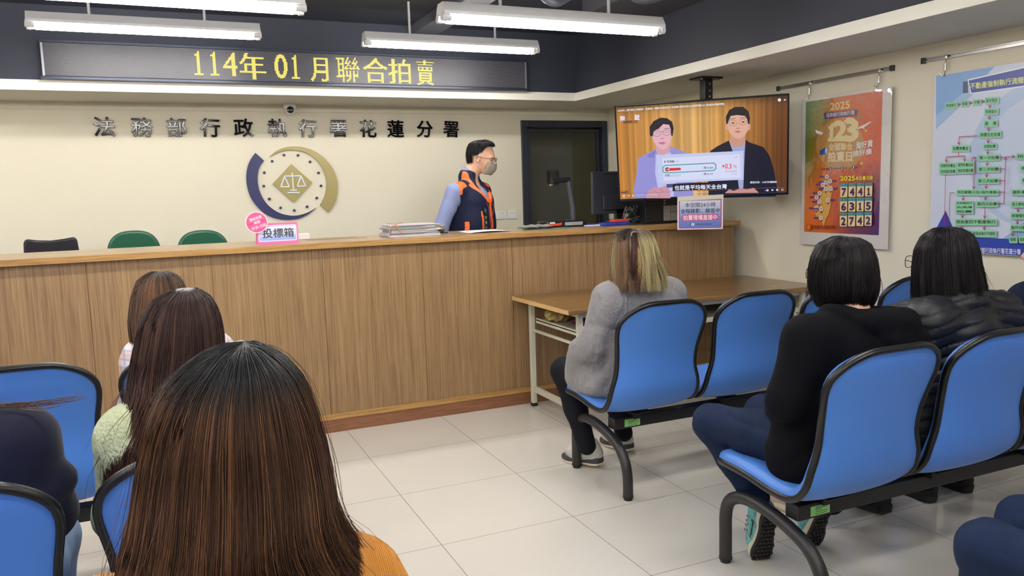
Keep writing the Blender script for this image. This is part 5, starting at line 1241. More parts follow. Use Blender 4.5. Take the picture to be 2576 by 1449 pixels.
def glasses(parent, c, R, w_=.035, hh=.021, mt=FRAME):
    f = lambda p: np.array(c)+R @ np.array(p, float)
    g = empty('glasses', tuple(f((0, .1, .01)))); g.parent = parent; g.location = Vector(f((0, .1, .01)))-wloc(parent)
    for s_ in (-1, 1):
        P_ = [f((s_*.036+w_*.8*math.copysign(abs(math.cos(t))**.7, math.cos(t)), .104-abs(s_*.036+w_*.8*math.cos(t))*.12, .004+hh*math.copysign(abs(math.sin(t))**.7, math.sin(t)))) for t in np.linspace(0, 2*PI, 24, endpoint=False)]
        b = MB(); b.tube(P_, .0014, 6, closed=True); b.tube([f((s_*.064, .097, .012)), f((s_*.078, .06, .008)), f((s_*.082, -.005, .004)), f((s_*.08, -.02, -.012))], .0015, 6); b.build('rim', mt, g, smooth=True)
        b = MB(); b.add(P_, [tuple(range(24))]); b.build('lens', LENS, g)
    b = MB(); b.tube([f((-.008, .104, .008)), f((0, .106, .011)), f((.008, .104, .008))], .0014, 6); b.build('bridge', mt, g, smooth=True)
def jt(cx, yr, head=None, **kw):
    """joints of a seated adult, right-handed frame: x right, y forward"""
    J = dict(pel=(0, .13, .545), wst=(0, .10, .69), cst=(0, .075, .86), nck=(0, .07, .985), hip=(.085, .17, .53), kne=(.11, .56, .52), ank=(.1, .53, .10), sho=(.145, .07, .935), elb=(.205, .13, .71), wri=(.09, .36, .645))
    out = {}
    for k, v in J.items():
        if k in ('pel', 'wst', 'cst', 'nck'): out[k] = np.array(kw.get(k, v), float)
        else:
            for s_, q in ((-1, 'L'), (1, 'R')):
                u = np.array(v, float); u[0] *= s_; out[k+q] = np.array(kw.get(k+q, u), float)
    for k in out: out[k] = out[k]+np.array([cx, yr, 0])
    out['head'] = np.array(head if head is not None else (cx, yr+.10, 1.10), float); return out
def sit(label, J, yaw_h=0.0, pitch_h=0.0, top=None, trou=None, tr=1.0, sr=1.0, disp=None, topcols=None, group=None, spec=None, glass=False, lean=0, collar=None, extra=None, h_top=.008, trdisp=None, hem=.50):
    base = (J['pel'][0], J['pel'][1], 0); r = empty('person', base, label, 'person', group)
    R = rot(yaw_h, pitch_h); B = Sdf(); head_prims(B, J['head'], R, J['nck'])
    B.chain([J['pel'], J['wst'], J['cst'], J['nck']], [.105, .095, .10, .05], .05, (1.15, .9, 1))
    for q in 'LR':
        s_ = 1 if q == 'R' else -1
        B.chain([J['cst']+np.array([s_*.05, 0, .07]), J['sho'+q], J['elb'+q], J['wri'+q]], [.055, .048, .036, .024], .02)
        d = J['wri'+q]-J['elb'+q]; hand(B, J['wri'+q]+d/np.linalg.norm(d)*.015, d+np.array([-s_*.05, .04, -.06]), (s_*.2, .1, 1), s_)
        B.chain([J['hip'+q], J['kne'+q], J['ank'+q]], [.075, .05, .034], .03)
    organic('body', B, SKIN, r, .006); eyes(r, J['head'], R)
    if glass: glasses(r, J['head'], R)
    G = Sdf(); G.chain([J['pel']+np.array([0, -.0, -.02]), J['wst'], J['cst']], [.128*tr, .118*tr, .118*tr], .06, (1.28, .95, 1))
    G.cap(J['cst']+np.array([0, 0, .04]), J['nck']-np.array([0, 0, .025]), .10*tr, .066, .05)
    for q in 'LR':
        s_ = 1 if q == 'R' else -1
        G.cap(J['nck']+np.array([s_*.03, 0, -.02]), J['sho'+q], .055*sr, .058*sr, .04); G.chain([J['sho'+q], J['elb'+q]], [.062*sr, .050*sr], .05)
        G.chain([J['elb'+q], J['wri'+q]], [.050*sr, .04*sr], .03)
    if extra: extra(G)
    organic('top', G, top, r, h_top, disp, topcols)
    T_ = Sdf(); T_.cap(J['hipL'], J['hipR'], .10, .10, .04)
    for q in 'LR': T_.chain([J['hip'+q], (J['hip'+q]+J['kne'+q])/2, J['kne'+q], (J['kne'+q]+J['ank'+q])/2, J['ank'+q]], [.095, .082, .066, .056, .047], .03)
    organic('trousers', T_, trou, r, .008, trdisp)
    return r, R
def wrinkle(amp=.004, f=30, seed=0):
    a = np.random.default_rng(seed).uniform(0, 6, 8)
    def g(P):
        x, y, z = P[:, 0], P[:, 1], P[:, 2]; w_ = .25*np.sin(x*9+a[3])+.25*np.sin(y*8+z*5+a[4])
        r1 = (1-np.abs(np.sin((z*1.0+.45*x+.12*w_)*f+a[0])))**3; r2 = (1-np.abs(np.sin((z*.8-.6*x+.5*y+.12*w_)*f*.8+a[1])))**3
        m1 = .5+.5*np.sin(x*11+z*7+a[5]); m2 = .5+.5*np.sin(y*13-z*9+a[6]); return amp*1.3*(r1*m1+r2*m2-.35)
    return g
def shoe(parent, heel, yaw, lift, mats, L=.255, side=1, lug=False, name='shoe', piv=.72):
    """heel = rear end of the sole on the floor line; toe along yaw (0 = +y); lift = heel raised angle, turning about the toe"""
    up_m, sole_m, mid_m = mats
    R = rot(yaw); hv = np.array(heel, float)
    def T(p):
        p = np.array(p, float); x, y, z = p; yt = L*piv
        if y < yt and lift: dy, dz = y-yt, z; y = yt+dy*math.cos(-lift)-dz*math.sin(-lift)*1.0; z = dy*math.sin(-lift)+dz*math.cos(-lift)
        return hv+R @ np.array([x, y, z])
    out = [(0, 0), (.028, .006), (.036, .04), (.032, .09), (.036, .14), (.046, .18), (.044, .215), (.03, .245), (.008, L), (-.02, L-.008), (-.036, .22), (-.04, .18), (-.034, .13), (-.03, .08), (-.033, .04), (-.024, .006)]
    out = [(x*side, y) for x, y in out]
    pl = smooth_path([(x, y, 0) for x, y in out]+[(out[0][0], out[0][1], 0)], 3)[:-1]
    root_ = empty(name, tuple(hv)); root_.parent = parent; root_.location = Vector(hv)-wloc(parent)
    n = len(pl); m = MB(); V = []; Fc = []
    for z, g in ((.0, .92), (.004, 1.0), (.012, 1.0)):
        for p in pl: V.append(T((p[0]*g, .125+(p[1]-.125)*g, z)))
    for i in range(2):
        for k in range(n): Fc.append((i*n+k, i*n+(k+1) % n, (i+1)*n+(k+1) % n, (i+1)*n+k))
    Fc.append(tuple(reversed(range(n)))); m.add(V, Fc)
    if lug:
        for r_ in range(13):
            for c_ in range(5):
                x = (-.03+.015*c_+(.0075 if r_ % 2 else 0)); y = .014+r_*.0185
                if abs(x) > (.034 if y > .15 else .026): continue
                q = [(x-.006, y-.006), (x+.004, y-.007), (x+.0065, y+.002), (x+.001, y+.008), (x-.006, y+.004)]
                b_ = len(m.V); m.V += [tuple(T((u*side, v, z))) for z in (.0, -.0055) for u, v in q]; m.F += [tuple(b_+5+k for k in range(5))]+[(b_+k, b_+(k+1) % 5, b_+5+(k+1) % 5, b_+5+k) for k in range(5)]; m.m += [0]*6
    m.build('outsole', sole_m, root_, smooth=False)
    m = MB(); V = []; Fc = []
    for z, g in ((.012, .99), (.018, 1.03), (.030, 1.02), (.036, .96)):
        for p in pl: V.append(T((p[0]*g, .125+(p[1]-.125)*g, z+(.008 if p[1] < .08 else 0)*(z-.012)/.024)))
    for i in range(3):
        for k in range(n): Fc.append((i*n+k, i*n+(k+1) % n, (i+1)*n+(k+1) % n, (i+1)*n+k))
    Fc.append(tuple(range(3*n, 4*n))); m.add(V, Fc); m.build('midsole', mid_m, root_, smooth=True)
    S_ = Sdf(); S_.chain([T((0, .035, .055)), T((side*.002, .1, .055)), T((side*.004, .17, .048)), T((0, .215, .045))], [.036, .037, .036, .027], .03); S_.cap(T((0, .04, .06)), T((0, .045, .105)), .036, .033, .03); S_.cap(T((0, .07, .085)), T((0, .14, .06)), .03, .026, .03)
    organic('upper', S_, up_m, root_, .006)
    b = MB()
    for k in range(4): y = .1+.022*k; z = .096-.011*k; b.tube([T((-.02, y, z-.004)), T((0, y+.004, z+.003)), T((.02, y, z-.004))], .0022, 6)
    b.build('laces', LACE, root_, smooth=True)
    return root_, T
LACE = M('laces_dark', (40, 44, 48), .6)
JEAN = M('dark_denim', (19, 33, 60), .8, bump=(260, .35), vary=(22, .16)); LJEAN = M('light_denim', (112, 132, 160), .8, bump=(260, .35), vary=(18, .12)); BLKT = M('black_trousers', (17, 18, 26), .8, bump=(200, .2))
# ------------------------------------------------------------------ garment materials
def knit(name, rgb, scale, mode='rib', strength=.8, rough=.9):
    m = M(name, rgb, rough, sheen=.15 if sum(rgb) > 300 else 0, vary=(14, .07)); nt = m.node_tree; N = nt.nodes; L = nt.links
    tc = N.new('ShaderNodeTexCoord'); w1 = N.new('ShaderNodeTexWave'); w1.bands_direction = 'X'; w1.inputs['Scale'].default_value = scale; w1.inputs['Distortion'].default_value = .6
    L.new(tc.outputs['Object'], w1.inputs['Vector']); hgt = w1.outputs['Fac']
    if mode == 'cable':
        v = N.new('ShaderNodeTexVoronoi'); mp = N.new('ShaderNodeMapping'); mp.inputs['Scale'].default_value = (1.6, 1.6, .8); mp.inputs['Rotation'].default_value = (.2, .5, .3)
        L.new(tc.outputs['Object'], mp.inputs[0]); L.new(mp.outputs[0], v.inputs['Vector']); v.inputs['Scale'].default_value = 27
        w2 = N.new('ShaderNodeTexWave'); w2.bands_direction = 'X'; w2.inputs['Scale'].default_value = 2.6; w2.inputs['Distortion'].default_value = 1.5; L.new(tc.outputs['Object'], w2.inputs['Vector'])
        mx = N.new('ShaderNodeMix'); mx.data_type = 'FLOAT'; n3 = N.new('ShaderNodeTexNoise'); n3.inputs['Scale'].default_value = 130; L.new(tc.outputs['Object'], n3.inputs['Vector']); L.new(w2.outputs['Fac'], mx.inputs[0]); L.new(v.outputs['Distance'], mx.inputs[2]); L.new(n3.outputs['Fac'], mx.inputs[3]); hgt = mx.outputs[0]
    if mode == 'quilt':
        w1.bands_direction = 'Z'; w1.inputs['Distortion'].default_value = 2.2; w1.inputs['Detail'].default_value = 3
    bp = N.new('ShaderNodeBump'); bp.inputs['Strength'].default_value = strength; bp.inputs['Distance'].default_value = {'rib': .006, 'cable': .012, 'quilt': .02}[mode]
    L.new(hgt, bp.inputs['Height']); L.new(bp.outputs[0], N['Principled BSDF'].inputs['Normal']); return m
def plaid(name):
    m = M(name, (226, 214, 210), .8); nt = m.node_tree; N = nt.nodes; L = nt.links; tc = N.new('ShaderNodeTexCoord'); col = None; prev = None
    for d, sc_, rgb, f in (('X', 5.5, (206, 150, 110), .5), ('Z', 5.5, (206, 150, 110), .5), ('X', 11, (126, 134, 160), .45), ('Z', 11, (126, 134, 160), .45)):
        w = N.new('ShaderNodeTexWave'); w.bands_direction = d; w.inputs['Scale'].default_value = sc_; w.inputs['Distortion'].default_value = .3; L.new(tc.outputs['Object'], w.inputs['Vector'])
        mr = N.new('ShaderNodeMapRange'); mr.inputs[1].default_value = .7; mr.inputs[2].default_value = .95; mr.inputs[4].default_value = f; L.new(w.outputs['Fac'], mr.inputs[0])
        mx = N.new('ShaderNodeMix'); mx.data_type = 'RGBA'; L.new(mr.outputs[0], mx.inputs[0]); mx.inputs[7].default_value = (*lin(rgb), 1)
        if prev is None: mx.inputs[6].default_value = (*lin((230, 220, 218)), 1)
        else: L.new(prev, mx.inputs[6])
        prev = mx.outputs[2]
    L.new(prev, N['Principled BSDF'].inputs['Base Color']); return m
def sc_rows(rows, k): return [(1.411+(z-1.411)*k, ax*k, by, xc*k, yc) for z, ax, by, xc, yc in rows]
W_SHOE = M('white_leather', (186, 184, 178), .5, vary=(40, .12)); G_SOLE = M('grey_black_sole', (58, 58, 62), .6); C_MID = M('cream_midsole', (216, 208, 188), .6)
BLK_SOLE = M('black_lug_sole', (30, 30, 32), .6); TEAL = M('teal_mesh', (104, 176, 180), .6, vary=(70, .5)); BSH = M('black_shoe_fabric', (26, 26, 30), .6)

# woman in the grey cable sweater on the first seat of the front right bench
cx = 1.985; J = jt(cx-.02, RA, head=(cx-.06, RA+.055, 1.098), shoL=(-.16, .06, .915), shoR=(.16, .06, .915), hipL=(-.085, .17, .53), kneL=(-.15, .52, .50), kneR=(.1, .56, .5), ankL=(-.075, .44, .12), ankR=(.2, .53, .12), elbL=(-.245, .10, .70), elbR=(.22, .10, .70), wriL=(-.10, .33, .6), wriR=(.1, .34, .6))
SWG = knit('grey_cable_knit', (132, 130, 133), 60, 'cable', .9)
def ex1(G):
    G.chain([(cx-.24, RA+.20, .66), (cx-.20, RA+.30, .53)], [.07, .075], .05); G.cap((cx-.2, RA+.16, .53), (cx-.16, RA+.30, .50), .07, .07, .05); G.cap(J['nck']+np.array([0, 0, -.02]), J['nck']+np.array([0, 0, .015]), .075, .07, .02)
pr, R = sit('person in a chunky grey knit sweater with half-up blonde and brown hair', J, yaw_h=.05, pitch_h=-.1, top=SWG, trou=BLKT, tr=1.04, sr=1.12, disp=wrinkle(.006, 24, 1), extra=ex1)
hx, hy = J['head'][0], J['head'][1]
rows = [(1.236, .004, .004, hx, hy-.02), (1.230, .045, .05, hx, hy-.015), (1.205, .085, .09, hx, hy-.01), (1.16, .100, .112, hx+.003, hy-.008), (1.10, .108, .12, hx+.008, hy-.01), (1.04, .116, .12, hx+.012, hy-.02), (.995, .122, .118, hx+.01, hy-.03), (.955, .118, .112, hx+.005, hy-.04)]
def col1(z, th, r, g, t):
    base = np.zeros(z.shape+(3,)); br = np.array((84, 66, 54.)); bl = np.array((172, 158, 118.)); dk = np.array((38, 33, 34.)); cop = np.array((136, 104, 80.))
    side = (smst(-1.98, -1.80, th)*smst(1.2, .6, th))[..., None]; mid_dark = (np.exp(-((th+2.13)/.17)**2))[..., None]; left = np.clip(smst(-2.3, -2.6, th)+smst(1.6, 2.4, th), 0, 1)[..., None]
    tipz = smst(1.10, .99, z)[..., None]; c = br*(1-tipz)+cop*tipz; c = c*(1-left)+(cop*.9+bl*.1)*left; c = c*(1-side)+bl*side; c = c*(1-.75*mid_dark)+np.array((70, 42, 38.))*.75*mid_dark
    st = (((np.sin(g*12.9)*437.5) % 1) < .16)[..., None]; c = np.where(st, bl*1.0, c); rt = smst(1.17, 1.215, z)[..., None]*(1-.5*side); return (c*(1-rt)+dk*rt)*(.8+.35*((np.sin(g*78.2)*137.5) % 1))[..., None]
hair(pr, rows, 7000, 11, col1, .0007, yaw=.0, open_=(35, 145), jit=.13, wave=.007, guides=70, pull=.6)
b = MB(); q = (hx-.035, hy-.072, 1.205)
for k in range(14): a = 2*PI*k/14; b.ball((q[0]+.018*math.cos(a), q[1]-.006, q[2]+.012*math.sin(a)), .0038, 8)
hd = b.build('beaded_hair_tie', M('beads', (150, 120, 84), .25), pr, smooth=True); hd['kind'] = 'stuff'
tl = [(q[0], q[1]-.004, q[2], 0)]
rows2 = [(q[2]+.004, .006, .006, q[0], q[1]), (q[2]-.02, .016, .012, q[0], q[1]-.012), (1.13, .024, .014, q[0]-.015, q[1]-.038), (1.06, .026, .014, q[0]-.018, q[1]-.046), (1.0, .02, .012, q[0]-.018, q[1]-.046)]
hair(pr, rows2, 420, 12, cf((80, 60, 48), (76, 52, 44), (60, 40, 36), 1.19, 1.22, (196, 172, 120), .3), .0012, open_=(400, 401), jit=.2, wave=.006, guides=14, name='hair_tail')
shoe(pr, (cx-.035, RA+.395, .0), .35, .12, (W_SHOE, C_MID, G_SOLE), side=-1); shoe(pr, (cx+.215, RA+.52, .0), .1, .1, (W_SHOE, C_MID, G_SOLE), side=1)

# woman in the black hoodie on the first seat of the second right bench
J = jt(cx+.01, RB, head=(cx+.055, RB+.13, 1.098), nck=(.03, .08, .97), cst=(.01, .06, .85), kneL=(-.175, .52, .535), kneR=(.1, .56, .52), ankL=(-.07, .40, .27), ankR=(.22, .39, .27), elbL=(-.25, .07, .73), elbR=(.215, .09, .73), wriL=(-.07, .29, .62), wriR=(.08, .30, .62), shoL=(-.17, .06, .922), shoR=(.17, .06, .917))
HOOD = M('black_fleece', (10, 11, 16), .95, bump=(500, .2), spec=.12)
def ex2(G):
    n_ = J['nck']; G.cap(n_+np.array([-.09, -.0, .008]), n_+np.array([-.03, -.09, -.005]), .036, .045, .012); G.cap(n_+np.array([-.03, -.09, -.005]), n_+np.array([.12, -.10, -.02]), .046, .052, .012)
    G.cap(n_+np.array([.12, -.10, -.02]), n_+np.array([.17, -.02, -.02]), .050, .038, .012); G.cap(n_+np.array([.03, -.12, -.06]), n_+np.array([.17, -.11, -.07]), .04, .042, .01); G.cap(n_+np.array([-.09, 0, .0]), n_+np.array([-.05, .07, -.02]), .04, .035, .03)
    G.cap((cx-.1, RB+.13, .52), (cx+.12, RB+.13, .52), .12, .12, .05)
pr, R = sit('person in black hoodie and dark jeans with chin-length black bob, on the second right bench', J, yaw_h=-.05, top=HOOD, trou=JEAN, tr=1.03, sr=1.08, disp=wrinkle(.007, 20, 2), extra=ex2, glass=True, trdisp=wrinkle(.005, 30, 3))
hx, hy = J['head'][0], J['head'][1]
BLK_H = cf((22, 20, 23), (24, 21, 24), (22, 19, 22), 1.3, 1.4, (42, 38, 42), .12)
rows = [(1.237, .003, .003, hx, hy-.01), (1.230, .04, .045, hx, hy-.01), (1.205, .078, .085, hx, hy-.008), (1.16, .096, .105, hx, hy-.004), (1.11, .102, .112, hx, hy-.004), (1.06, .100, .110, hx, hy-.006), (1.02, .088, .096, hx, hy-.008), (.999, .076, .080, hx, hy-.008)]
hair(pr, rows, 7500, 21, BLK_H, .0007, yaw=-.05, open_=(48, 132), jit=.05, wave=.002, guides=90, pull=.4, fringe=1.15, fly=.006)
SH2 = (TEAL, BLK_SOLE, C_MID)
s_, T2 = shoe(pr, (1.925, 2.012, .005), -.25, 1.25, SH2, side=-1, lug=True, L=.25, piv=.9)
o_ = np.array(T2((-.0435, .17, .036))); a_ = np.array(T2((-.0435, .07, .036)))-o_; c_ = np.array(T2((-.0435, .17, .058)))-o_; a_ /= np.linalg.norm(a_); c_ /= np.linalg.norm(c_)
Q = Flat(o_, a_, c_); Q.en = -Q.en if Q.en[0] > 0 else Q.en
Q.rect(.0, -.002, .1, .022, (24, 24, 28)); Q.text('SALOMON', .012, .004, .09, .016, (196, 232, 160), .02)
for k in range(4): Q.line([(.01+k*.022, .026), (.021+k*.022, .05), (.032+k*.022, .026), (.01+k*.022, .026)], .003, (26, 28, 32)); Q.line([(.016+k*.022, .029), (.021+k*.022, .04), (.026+k*.022, .029)], .002, (206, 214, 196))
Q.build('side_print', MATTE, s_)
shoe(pr, (2.205, 2.0, .005), -.1, 1.2, SH2, side=1, lug=True, L=.25, piv=.9)

# woman in the quilted coat on the second seat
cx3 = 1.985+.517; J = jt(cx3+.03, RB, head=(cx3+.02, RB+.14, 1.108), nck=(.0, .09, .975), elbL=(-.215, .13, .71), elbR=(.24, .12, .71), wriL=(-.12, .36, .62), wriR=(.1, .36, .62), shoL=(-.17, .06, .93), shoR=(.17, .05, .93))
COAT = knit('navy_quilted_shell', (12, 14, 24), 9, 'quilt', .10, .55)
def ex3(G):
    n_ = J['nck']
    for k in range(10): a = 2*PI*k/10; b2 = 2*PI*(k+1)/10; G.cap(n_+np.array([.07*math.cos(a), .06*math.sin(a)-.01, .015]), n_+np.array([.07*math.cos(b2), .06*math.sin(b2)-.01, .015]), .032, .032, .02)
    G.cap(n_+np.array([-.08, .03, -.01]), n_+np.array([-.27, .13, -.04]), .04, .024, .02); G.cap((cx3-.08, RB+.13, .55), (cx3+.08, RB+.13, .55), .12, .12, .05)
def quilt(P):
    z = P[:, 2]+.25*np.abs(P[:, 0]-cx3-.03)-.1*np.abs(P[:, 1]-RB-.05); return .007*(1-np.abs(np.sin(z*PI/.042)))**2.5-.0025
pr, R = sit('person in a dark quilted puffer coat with shoulder-length black hair and thin glasses', J, yaw_h=.12, top=COAT, trou=BLKT, tr=1.08, sr=1.14, disp=quilt, extra=ex3, glass=True, h_top=.006)
hx, hy = J['head'][0], J['head'][1]
rows = [(1.247, .003, .003, hx, hy-.01), (1.240, .045, .05, hx, hy-.01), (1.212, .086, .092, hx, hy-.008), (1.165, .104, .112, hx, hy-.006), (1.11, .110, .118, hx, hy-.008), (1.06, .117, .122, hx+.003, hy-.012), (1.01, .122, .126, hx+.006, hy-.016), (.982, .124, .124, hx+.006, hy-.02)]
hair(pr, rows, 8500, 31, BLK_H, .0007, yaw=.12, open_=(30, 150), jit=.06, wave=.003, guides=80, pull=.5, fly=.006)
b = MB(); hd_ = J['head']; f = lambda p: hd_+R @ np.array(p)
V = [tuple(f((x_*1.0, .098-abs(x_)*.55, z_))) for z_ in (-.03, -.055, -.085) for x_ in (-.06, -.03, 0, .03, .06)]
MASKW = M('white_mask', (214, 214, 216), .7); b.add(V+[(v[0], v[1], v[2]) for v in V], [(i*5+j, i*5+j+1, i*5+j+6, i*5+j+5) for i in range(2) for j in range(4)]); o = b.build('face_mask', MASKW, pr, smooth=True)
md = o.modifiers.new('s', 'SOLIDIFY'); md.thickness = .003
shoe(pr, (2.40, 2.50, 0), .05, 0, (M('blush_shoe', (196, 168, 158), .6), M('tan_sole', (176, 160, 130), .6), C_MID), side=-1); shoe(pr, (2.70, 2.28, 0), .0, .1, (BSH, BLK_SOLE, BSH), side=1)

# person in the fluffy navy sweater on the third seat
cx4 = 1.985+2*.517; J = jt(cx4+.06, RB, head=(cx4+.09, RB+.12, 1.118), pel=(0, .16, .545), wst=(0, .13, .69), shoL=(-.165, .07, .94), elbL=(-.25, .13, .72))
pr, R = sit('person in a fluffy dark navy sweater cut off by the right edge of the picture', J, yaw_h=.1, top=knit('navy_fluffy_knit', (18, 22, 44), 50, 'cable', .5), trou=BLKT, tr=1.08, sr=1.22, disp=wrinkle(.004, 30, 4))
hx, hy = J['head'][0], J['head'][1]
rows = [(1.255, .003, .003, hx, hy-.01), (1.245, .045, .05, hx, hy-.01), (1.21, .084, .09, hx, hy-.01), (1.15, .1, .11, hx, hy-.006), (1.10, .098, .112, hx, hy-.01), (1.06, .086, .1, hx, hy-.012)]
hair(pr, rows, 1800, 41, BLK_H, .0012, yaw=.1, open_=(40, 140), jit=.1, guides=50)
shoe(pr, (3.0, 2.30, 0), 0, 0, (BSH, BLK_SOLE, BSH), side=-1); shoe(pr, (3.23, 2.3, 0), 0, 0, (BSH, BLK_SOLE, BSH), side=1)

# seated person at the lower right, only the jeans knees in view
c5 = 1.90; J = jt(c5, RCR, kneL=(-.155, .57, .53), kneR=(.06, .62, .53), ankL=(-.17, .54, .1), ankR=(.1, .58, .1), head=(c5, RCR+.1, 1.12))
pr, R = sit('person whose dark blue jeans knees enter at the lower right corner', J, top=knit('charcoal_knit', (44, 46, 52), 60), trou=JEAN, trdisp=wrinkle(.004, 38, 5))
hx, hy = J['head'][0], J['head'][1]; hair(pr, [(1.267, .003, .003, hx, hy), (1.255, .045, .05, hx, hy), (1.22, .084, .09, hx, hy), (1.16, .1, .11, hx, hy), (1.11, .09, .1, hx, hy)], 900, 51, BLK_H, .0013, open_=(35, 145), fringe=1.2)
shoe(pr, (c5-.17, RCR+.46, 0), 0, 0, (BSH, BLK_SOLE, BSH), side=-1); shoe(pr, (c5+.1, RCR+.50, 0), 0, 0, (BSH, BLK_SOLE, BSH), side=1)

# left group, front row: person in the plaid shirt
c6 = .072; J = jt(c6-.03, RA, head=(-.008, RA+.15, 1.032), nck=(.03, .10, .91), cst=(-.0, .08, .80), shoL=(-.125, .09, .855), shoR=(.105, .09, .855), elbL=(-.165, .14, .68), elbR=(.12, .14, .68))
pr, R = sit('person in a pale plaid shirt with long dark brown hair, farthest at the left', J, pitch_h=-.25, top=plaid('plaid_cloth'), trou=LJEAN, disp=wrinkle(.004, 30, 6), sr=1.08)
hx, hy = -.01, J['head'][1]
rows = [(1.172, .003, .003, hx, hy-.01), (1.163, .04, .05, hx, hy-.01), (1.135, .076, .088, hx-.002, hy-.01), (1.09, .092, .108, hx-.004, hy-.01), (1.0, .098, .115, hx-.012, hy-.03), (.93, .098, .11, -.02, hy-.06), (.88, .098, .10, -.02, hy-.09), (.80, .085, .09, -.0, hy-.11)]
hair(pr, rows, 4200, 61, cf((34, 26, 24), (76, 54, 40), (86, 58, 42), 1.12, 1.17, (110, 78, 54), .15), .0012, open_=(30, 150), jit=.15, wave=.008, guides=60)

# left group, second row: person in pale green with red-brown hair
J = jt(.06, RB, head=(.036, RB+.135, 1.086), elbL=(-.185, .14, .71), elbR=(.17, .14, .71), shoL=(-.145, .07, .90), shoR=(.12, .07, .90), nck=(0, .08, .965))
pr, R = sit('person in pale green knit with long red-brown hair, middle of the three at the left', J, top=knit('pale_green_knit', (186, 194, 158), 90, 'cable', .9), trou=JEAN, disp=wrinkle(.004, 30, 7), sr=1.1, tr=1.04)
hy = J['head'][1]
rows = [(1.226, .003, .003, .045, hy-.015), (1.218, .035, .045, .043, hy-.015), (1.193, .068, .085, .036, hy-.012), (1.153, .085, .106, .031, hy-.01), (1.107, .093, .113, .026, hy-.012), (1.05, .098, .114, .018, hy-.02), (.995, .100, .11, .01, hy-.04), (.94, .112, .10, -.003, hy-.06), (.88, .120, .09, -.025, hy-.08), (.78, .115, .08, -.03, hy-.085)]
hair(pr, rows, 8500, 71, cf((48, 34, 32), (58, 38, 34), (70, 47, 39), 1.15, 1.22, (92, 64, 52), .16), .00065, open_=(30, 150), jit=.22, wave=.004, guides=90, fly=.03)

# left group, second row: person in navy with pale jeans, leaning out of the picture
c9 = .072-.517; J = jt(c9-.02, RB, head=(c9-.12, RB+.24, 1.09), nck=(-.0, .12, .975), cst=(.02, .08, .84), wst=(.01, .08, .68), shoL=(-.16, .10, .93), shoR=(.165, .07, .925), elbR=(.195, .12, .75), wriR=(.10, .36, .64), kneR=(.14, .55, .53), kneL=(-.1, .56, .52))
def ex9(G): G.cap((c9+.13, RB+.02, .80), (c9+.205, RB+.09, .83), .045, .04, .015); G.cap((c9-.02, RB+.12, .6), (c9+.02, RB+.1, .8), .15, .14, .05)
pr, R = sit('person in navy sweater and pale jeans at the left edge, behind the empty blue seat', J, top=M('navy_jersey', (20, 22, 44), .85, bump=(300, .15), sheen=.1), trou=LJEAN, disp=wrinkle(.004, 22, 8), sr=1.12, tr=1.05, extra=ex9)
hd_ = J['head']; rows = [(1.20, .003, .003, hd_[0], hd_[1]), (1.19, .045, .05, hd_[0], hd_[1]), (1.155, .084, .09, hd_[0], hd_[1]), (1.10, .1, .11, hd_[0], hd_[1]-.01), (1.03, .105, .11, hd_[0], hd_[1]-.05), (.985, .115, .08, hd_[0]+.02, hd_[1]-.12), (.93, .11, .06, hd_[0]+.03, hd_[1]-.15)]
hair(pr, rows, 1600, 91, cf((30, 24, 24), (60, 44, 36), (66, 48, 40), 1.1, 1.16), .0012, open_=(30, 150), jit=.2, wave=.006)
b = MB()
for k in range(26): e = np.array([-.255+.0032*k, RB+.03, .998+.006*math.sin(k*1.7)+.0007*k]); s_ = np.array([-.40, RB+.07, 1.035-.0012*k]); b.tube(smooth_path([s_, (s_+e)/2+np.array([0, -.012, .004*math.sin(k)]), e, e+np.array([.010, 0, .004])], 4), [.0006]*12+[.0002], 4)
b.build('hair_wisps', M('wisp_brown', (70, 48, 38), .4), pr, smooth=True)

# nearest: woman in orange, seen from behind
k8 = .93; J = jt(.068, RCL, head=(.066, .965, 1.118), nck=(0, .15, .965), cst=(0, .12, .83), shoL=(-.16, .14, .93), shoR=(.105, .14, .922), pel=(0, .15, .545), elbL=(-.16, .20, .70), elbR=(.12, .20, .70))
pr, R = sit('person nearest the camera with very long straight brown hair and an orange sweater', J, top=knit('orange_rib_knit', (232, 150, 44), 110, 'rib', .9), trou=JEAN, disp=wrinkle(.003, 20, 9), sr=1.12, tr=1.05)
rows = [(1.2585, .003, .003, .080, .955), (1.2545, .018, .035, .079, .955), (1.243, .040, .062, .073, .955), (1.2225, .064, .088, .070, .956), (1.20, .082, .104, .066, .958), (1.162, .095, .115, .063, .958), (1.122, .103, .119, .061, .955), (1.087, .108, .119, .059, .945), (1.05, .112, .116, .055, .93), (1.025, .121, .112, .054, .925),
        (1.0, .128, .105, .059, .92), (.975, .142, .10, .062, .915), (.93, .156, .095, .058, .91), (.85, .162, .09, .056, .90), (.74, .16, .085, .056, .895)]
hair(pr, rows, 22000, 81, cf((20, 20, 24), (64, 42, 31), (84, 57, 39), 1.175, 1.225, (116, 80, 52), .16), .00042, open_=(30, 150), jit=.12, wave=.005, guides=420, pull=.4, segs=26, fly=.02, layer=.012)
hair(pr, [(z, ax+.012, by+.012, xc, yc) for z, ax, by, xc, yc in rows], 260, 82, cf((40, 34, 34), (96, 66, 44), (120, 80, 50), 1.175, 1.235), .00028, open_=(30, 150), jit=.3, wave=.014, guides=60, pull=.3, segs=22, fly=.5, shell=False, layer=.03, name='flyaway_hair', root=.6)

